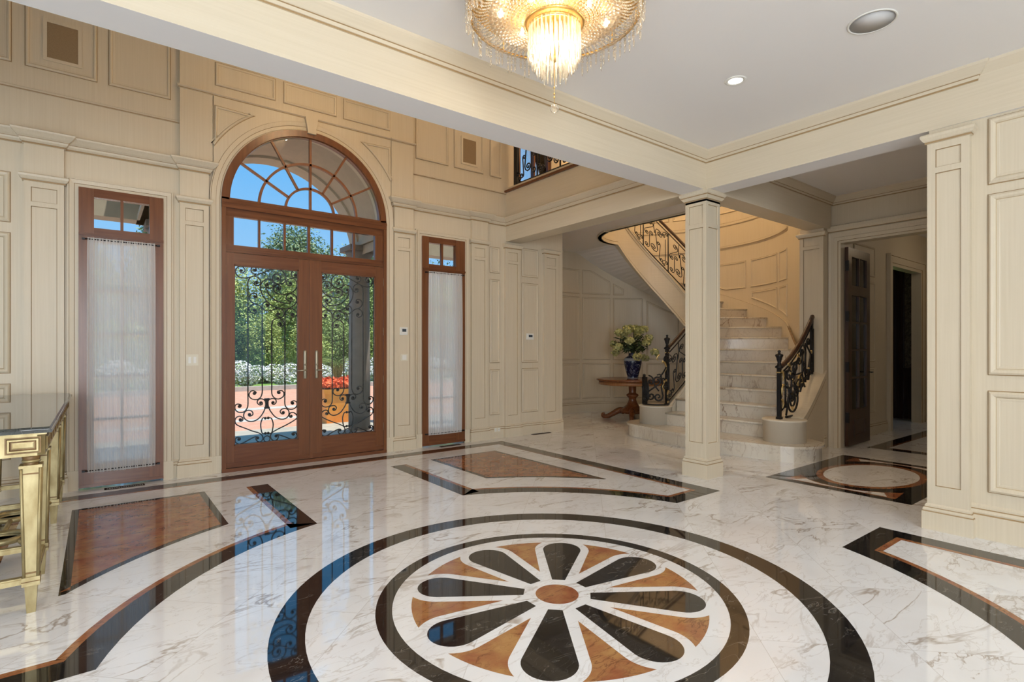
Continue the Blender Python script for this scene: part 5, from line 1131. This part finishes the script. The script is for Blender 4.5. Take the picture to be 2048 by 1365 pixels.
# portico: barrel vault between two beams
VC, VZ, VR = 2.054, 2.88, 1.30
p = MB('porch_paint')
O = arc(VC, VZ, VR, 0, 180, 36)
p.m('porch_paint')
for i in range(36):
    a, b = O[i], O[i+1]
    p.poly([(a[0], 7.0, a[1]), (b[0], 7.0, b[1]), (b[0], 8.4, b[1]), (a[0], 8.4, a[1])])
R3 = arc(VC, VZ, VR-.03, 0, 180, 36)
for i in range(36):
    a, b, c_, d = R3[i], R3[i+1], O[i+1], O[i]
    p.poly([(a[0], 8.4, a[1]), (b[0], 8.4, b[1]), (b[0], 8.72, b[1]), (a[0], 8.72, a[1])]); p.poly([(a[0], 8.4, a[1]), (b[0], 8.4, b[1]), (c_[0], 8.4, c_[1]), (d[0], 8.4, d[1])])
    y = 8.72; p.poly([(a[0], y, a[1]), (b[0], y, b[1]), (b[0], y, 4.6), (a[0], y, 4.6)])
p.box(.3, 3.8, 7.0, 8.8, 4.6, 4.7)
for x0, x1 in ((3.325, 3.68), (.428, .783)): p.box(x0, x1, 7.0, 8.7, 3.02, 4.6); p.box(x0-.05, x1+.05, 7.0, 8.75, 3.30, 3.38); p.box(x0-.03, x1+.03, 7.0, 8.73, 3.02, 3.08)
p.box(3.68, 6.2, 8.4, 8.68, 3.02, 3.35); p.box(-6, .43, 8.4, 8.68, 3.02, 3.35)
p.build('portico', label='beige barrel vaulted portico roof outside the fanlight', cat='porch', kind=S)
for x, lb in ((3.385, 'shaded round porch column seen through the right door leaf'), (.723, 'round porch column left of the entry'), (-2.2, 'round porch column beyond the left side window'), (6.0, 'round porch column beyond the right side window')):
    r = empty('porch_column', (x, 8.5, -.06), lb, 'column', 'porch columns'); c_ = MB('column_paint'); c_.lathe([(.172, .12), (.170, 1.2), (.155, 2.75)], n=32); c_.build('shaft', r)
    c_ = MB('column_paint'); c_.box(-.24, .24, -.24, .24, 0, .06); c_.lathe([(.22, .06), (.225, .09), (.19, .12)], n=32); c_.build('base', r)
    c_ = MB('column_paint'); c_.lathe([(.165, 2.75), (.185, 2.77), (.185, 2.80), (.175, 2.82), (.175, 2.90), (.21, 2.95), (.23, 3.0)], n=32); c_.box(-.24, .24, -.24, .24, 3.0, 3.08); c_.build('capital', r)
pot = empty('planter', (3.86, 10.85, -.10), 'square glowing orange terracotta planter behind the porch column', 'planter')
c_ = MB('terracotta'); n = len(c_.v)
def fr_(w0, w1, z0, z1): 
    n = len(c_.v); c_.v += [(a*w0, b*w0, z0) for a, b in ((-1, -1), (1, -1), (1, 1), (-1, 1))]+[(a*w1, b*w1, z1) for a, b in ((-1, -1), (1, -1), (1, 1), (-1, 1))]
    for q in ((0, 3, 2, 1), (4, 5, 6, 7), (0, 1, 5, 4), (1, 2, 6, 5), (2, 3, 7, 6), (3, 0, 4, 7)): c_.face([n+i for i in q])
fr_(.32, .38, 0, .60); fr_(.40, .41, .60, .68); po_ = c_.build('pot', pot)
c_ = MB('soil'); c_.box(-.35, .35, -.35, .35, .675, .69); c_.build('soil', po_)
pl = empty('potted_flowers', (3.86, 10.85, .58), 'coral flowers and spiky grass growing in the orange planter', 'flowers')
cloudmesh('blossom', np.concatenate([leafcloud(60, (x*.11, y*.11, .09+.03*((x*3+y) % 3)), (.09, .09, .07), .035, .5, 1.5) for x in range(-3, 4) for y in range(-3, 4)]), 'petal_coral', pl)
g_ = MB('leaf_mid')
for k in range(60):
    a = k*2.4; l_ = .40+.30*((k*7) % 5)/5; g_.tube([(.02*cos(a), .02*sin(a), .05), (.12*cos(a)*l_*2, .12*sin(a)*l_*2, .25+l_*.5), (.3*cos(a)*l_*2, .3*sin(a)*l_*2, .15+l_*.7)], [.011, .009, .003], 4)
g_.build('grass_blades', pl)
def shrub(name, c_, rad, n, size, mt, label, cat='shrub', group=None, trunk=True, blobs=9, seed=0, tname='stem', aspect=.9, flower=None):
    rng = np.random.RandomState(seed); r = empty(name, (c_[0], c_[1], c_[2]), label, cat, group); V_ = []; V2 = []
    for k in range(blobs):
        d = rng.normal(size=3); d /= np.linalg.norm(d); o = np.array([0, 0, rad[2]])+d*np.array(rad)*.55; o[2] = max(o[2], rad[2]*.35); q = np.array(rad)*(.42+.2*rng.rand())
        V_.append(leafcloud(n//blobs, o, q, size, .5, aspect, .4, rng))
        if flower: V2.append(leafcloud(n//blobs, o, q*1.05, size*1.1, .9, 1.3, .4, rng))
    fo_ = cloudmesh('foliage', np.concatenate(V_), mt, r)
    if flower: cloudmesh('blossom', np.concatenate(V2), flower, fo_)
    if trunk:
        t = MB('bark'); t.tube([(0, 0, 0), (.05, .03, rad[2]*.6), (0, 0, rad[2]*1.1)], [.05*rad[2]+.02, .04*rad[2]+.01, .02*rad[2]+.005], 8)
        for k in range(5): a = k*1.3; t.tube([(0, 0, rad[2]*.3), (rad[0]*.5*cos(a), rad[1]*.5*sin(a), rad[2]*1.2)], [.025*rad[2]+.01, .01], 6)
        t.build(tname, r)
    return r
# white azaleas along the bed
rs = np.random.RandomState(3)
AZL = ['leftmost of the white azaleas in the bed, beyond the left side window'] + ['white azalea mound in the bed, %s from the left' % w_ for w_ in ('second', 'third', 'fourth', 'fifth', 'sixth', 'seventh', 'eighth', 'ninth', 'tenth', 'eleventh')]
for k in range(11):
    x = -1.0+1.32*k; shrub('azalea', (x, 21.6+rs.rand()*.5, -.06), (.74, .7, .48+.1*rs.rand()), 2600, .034, 'leaf_mid', AZL[k], group='white azaleas along the forecourt', seed=10+k, flower='petal_white', trunk=False, blobs=7)
GB = ['first', 'second', 'third', 'fourth', 'fifth', 'sixth', 'seventh', 'eighth', 'ninth', 'tenth', 'eleventh', 'twelfth']
KM = ['leaf_bright', 'leaf_mid', 'leaf_bright', 'leaf_bright', 'leaf_dark', 'leaf_bright']
for k in range(12):
    x = -2.6+1.65*k; hgt = 1.15+.5*rs.rand(); shrub('shrub', (x, 23.6+rs.rand(), -.06), (1.05, .95, hgt), 11000, .05, KM[k % 6], 'rounded green garden shrub behind the azaleas, %s from the left' % GB[k], group='green shrubs behind the azaleas', seed=40+k, blobs=12)
for k in range(8):
    x = -3.5+2.9*k; hgt = 2.5+.7*rs.rand(); shrub('small_tree', (x, 27.2+1.5*rs.rand(), -.06), (1.75, 1.4, hgt), 14000, .07, ['leaf_bright', 'leaf_mid', 'leaf_maple', 'leaf_bright'][k % 4], 'leafy small tree behind the green shrubs, %s from the left' % GB[k], 'tree', 'small trees behind the shrubs', seed=70+k, blobs=16, tname='trunk')
for x, y, rz, rr2, mt, lb in ((10.6, 37, 4.9, 3.0, 'leaf_pine', 'tall feathery pine seen through the transom window'), (4.8, 36, 3.3, 2.2, 'leaf_dark', 'dark evergreen behind the left door leaf'), (15.5, 38, 4.6, 3.0, 'leaf_pine', 'tall pine right of the feathery pine'), (-1.5, 36, 3.9, 2.8, 'leaf_pine', 'pine tree beyond the left side window'), (21.5, 36, 4.4, 3.0, 'leaf_dark', 'dark tree at the right end of the garden'), (2.2, 31, 3.9, 1.2, 'leaf_pine', 'slim conifer just left of the entry axis')):
    shrub('tall_tree', (x, y, -.06), (rr2, 2.2, rz), 26000, .10, mt, lb, 'tree', 'tall trees at the back of the garden', seed=int(x*7) % 97, blobs=34, tname='trunk')
# near shrub at the right porch edge
shrub('box_shrub', (4.75, 10.0, -.06), (.45, .4, .5), 5000, .03, 'leaf_mid', 'clipped dark green bush right of the porch column', seed=5, blobs=8)
h_ = empty('neighbour_house', (11.2, 34.0, -.06), 'slate roofed outbuilding half hidden behind the garden shrubs', 'house')
w = MB('stucco'); w.box(-2.6, 2.6, -1.8, 1.8, 0, 3.0); w.build('wall', h_); w = MB('slate'); w.prism_y([(-3, 2.9), (3, 2.9), (0, 4.9)], -2.1, 2.1); w.build('roof', h_)
w = MB('mahogany'); w.prism_y([(-3.05, 2.8), (-2.9, 2.8), (.05, 4.95), (-.05, 5.05)], -2.16, -2.08); w.prism_y([(3.05, 2.8), (2.9, 2.8), (-.05, 4.95), (.05, 5.05)], -2.16, -2.08); w.build('bargeboard', h_)
# dark door leaf standing open in the back hall
lf = empty('door_3', (8.22, 3.13, 0), 'dark glazed wooden door standing open in the back hall', 'door', None, S, rz=radians(2))
w = MB('dark_wood'); TH = .045
for x0, x1, z0, z1 in ((0, .13, .02, 2.78), (.72, .85, .02, 2.78), (.13, .72, .02, .52), (.13, .72, 2.66, 2.78), (.13, .72, 2.12, 2.26)): w.box(x0, x1, -TH, 0, z0, z1)
w.box(.413, .437, -TH, 0, .52, 2.66)
for z in (.95, 1.34, 1.73): w.box(.13, .72, -TH, 0, z, z+.024)
for a in (0, 1): w.box(.2, .65, -TH-.008, -TH, .14+a*.22, .16+a*.22); w.box(.2+a*.43, .22+a*.43, -TH-.008, -TH, .14, .38)
w.build('leaf_frame', lf); w = MB('glass'); w.box(.13, .72, -.024, -.020, .52, 2.66); w.build('glass_pane', lf)
for z in (.35, 1.05, 1.75, 2.45): w = MB('iron'); w.box(-.03, .0, -.06, -.02, z, z+.14); w.build('hinge', lf)
w = MB('iron'); w.tube([(.79, -.05, 1.03), (.79, -.10, 1.03), (.70, -.105, 1.03)], .01, 6); w.build('door_handle', lf)
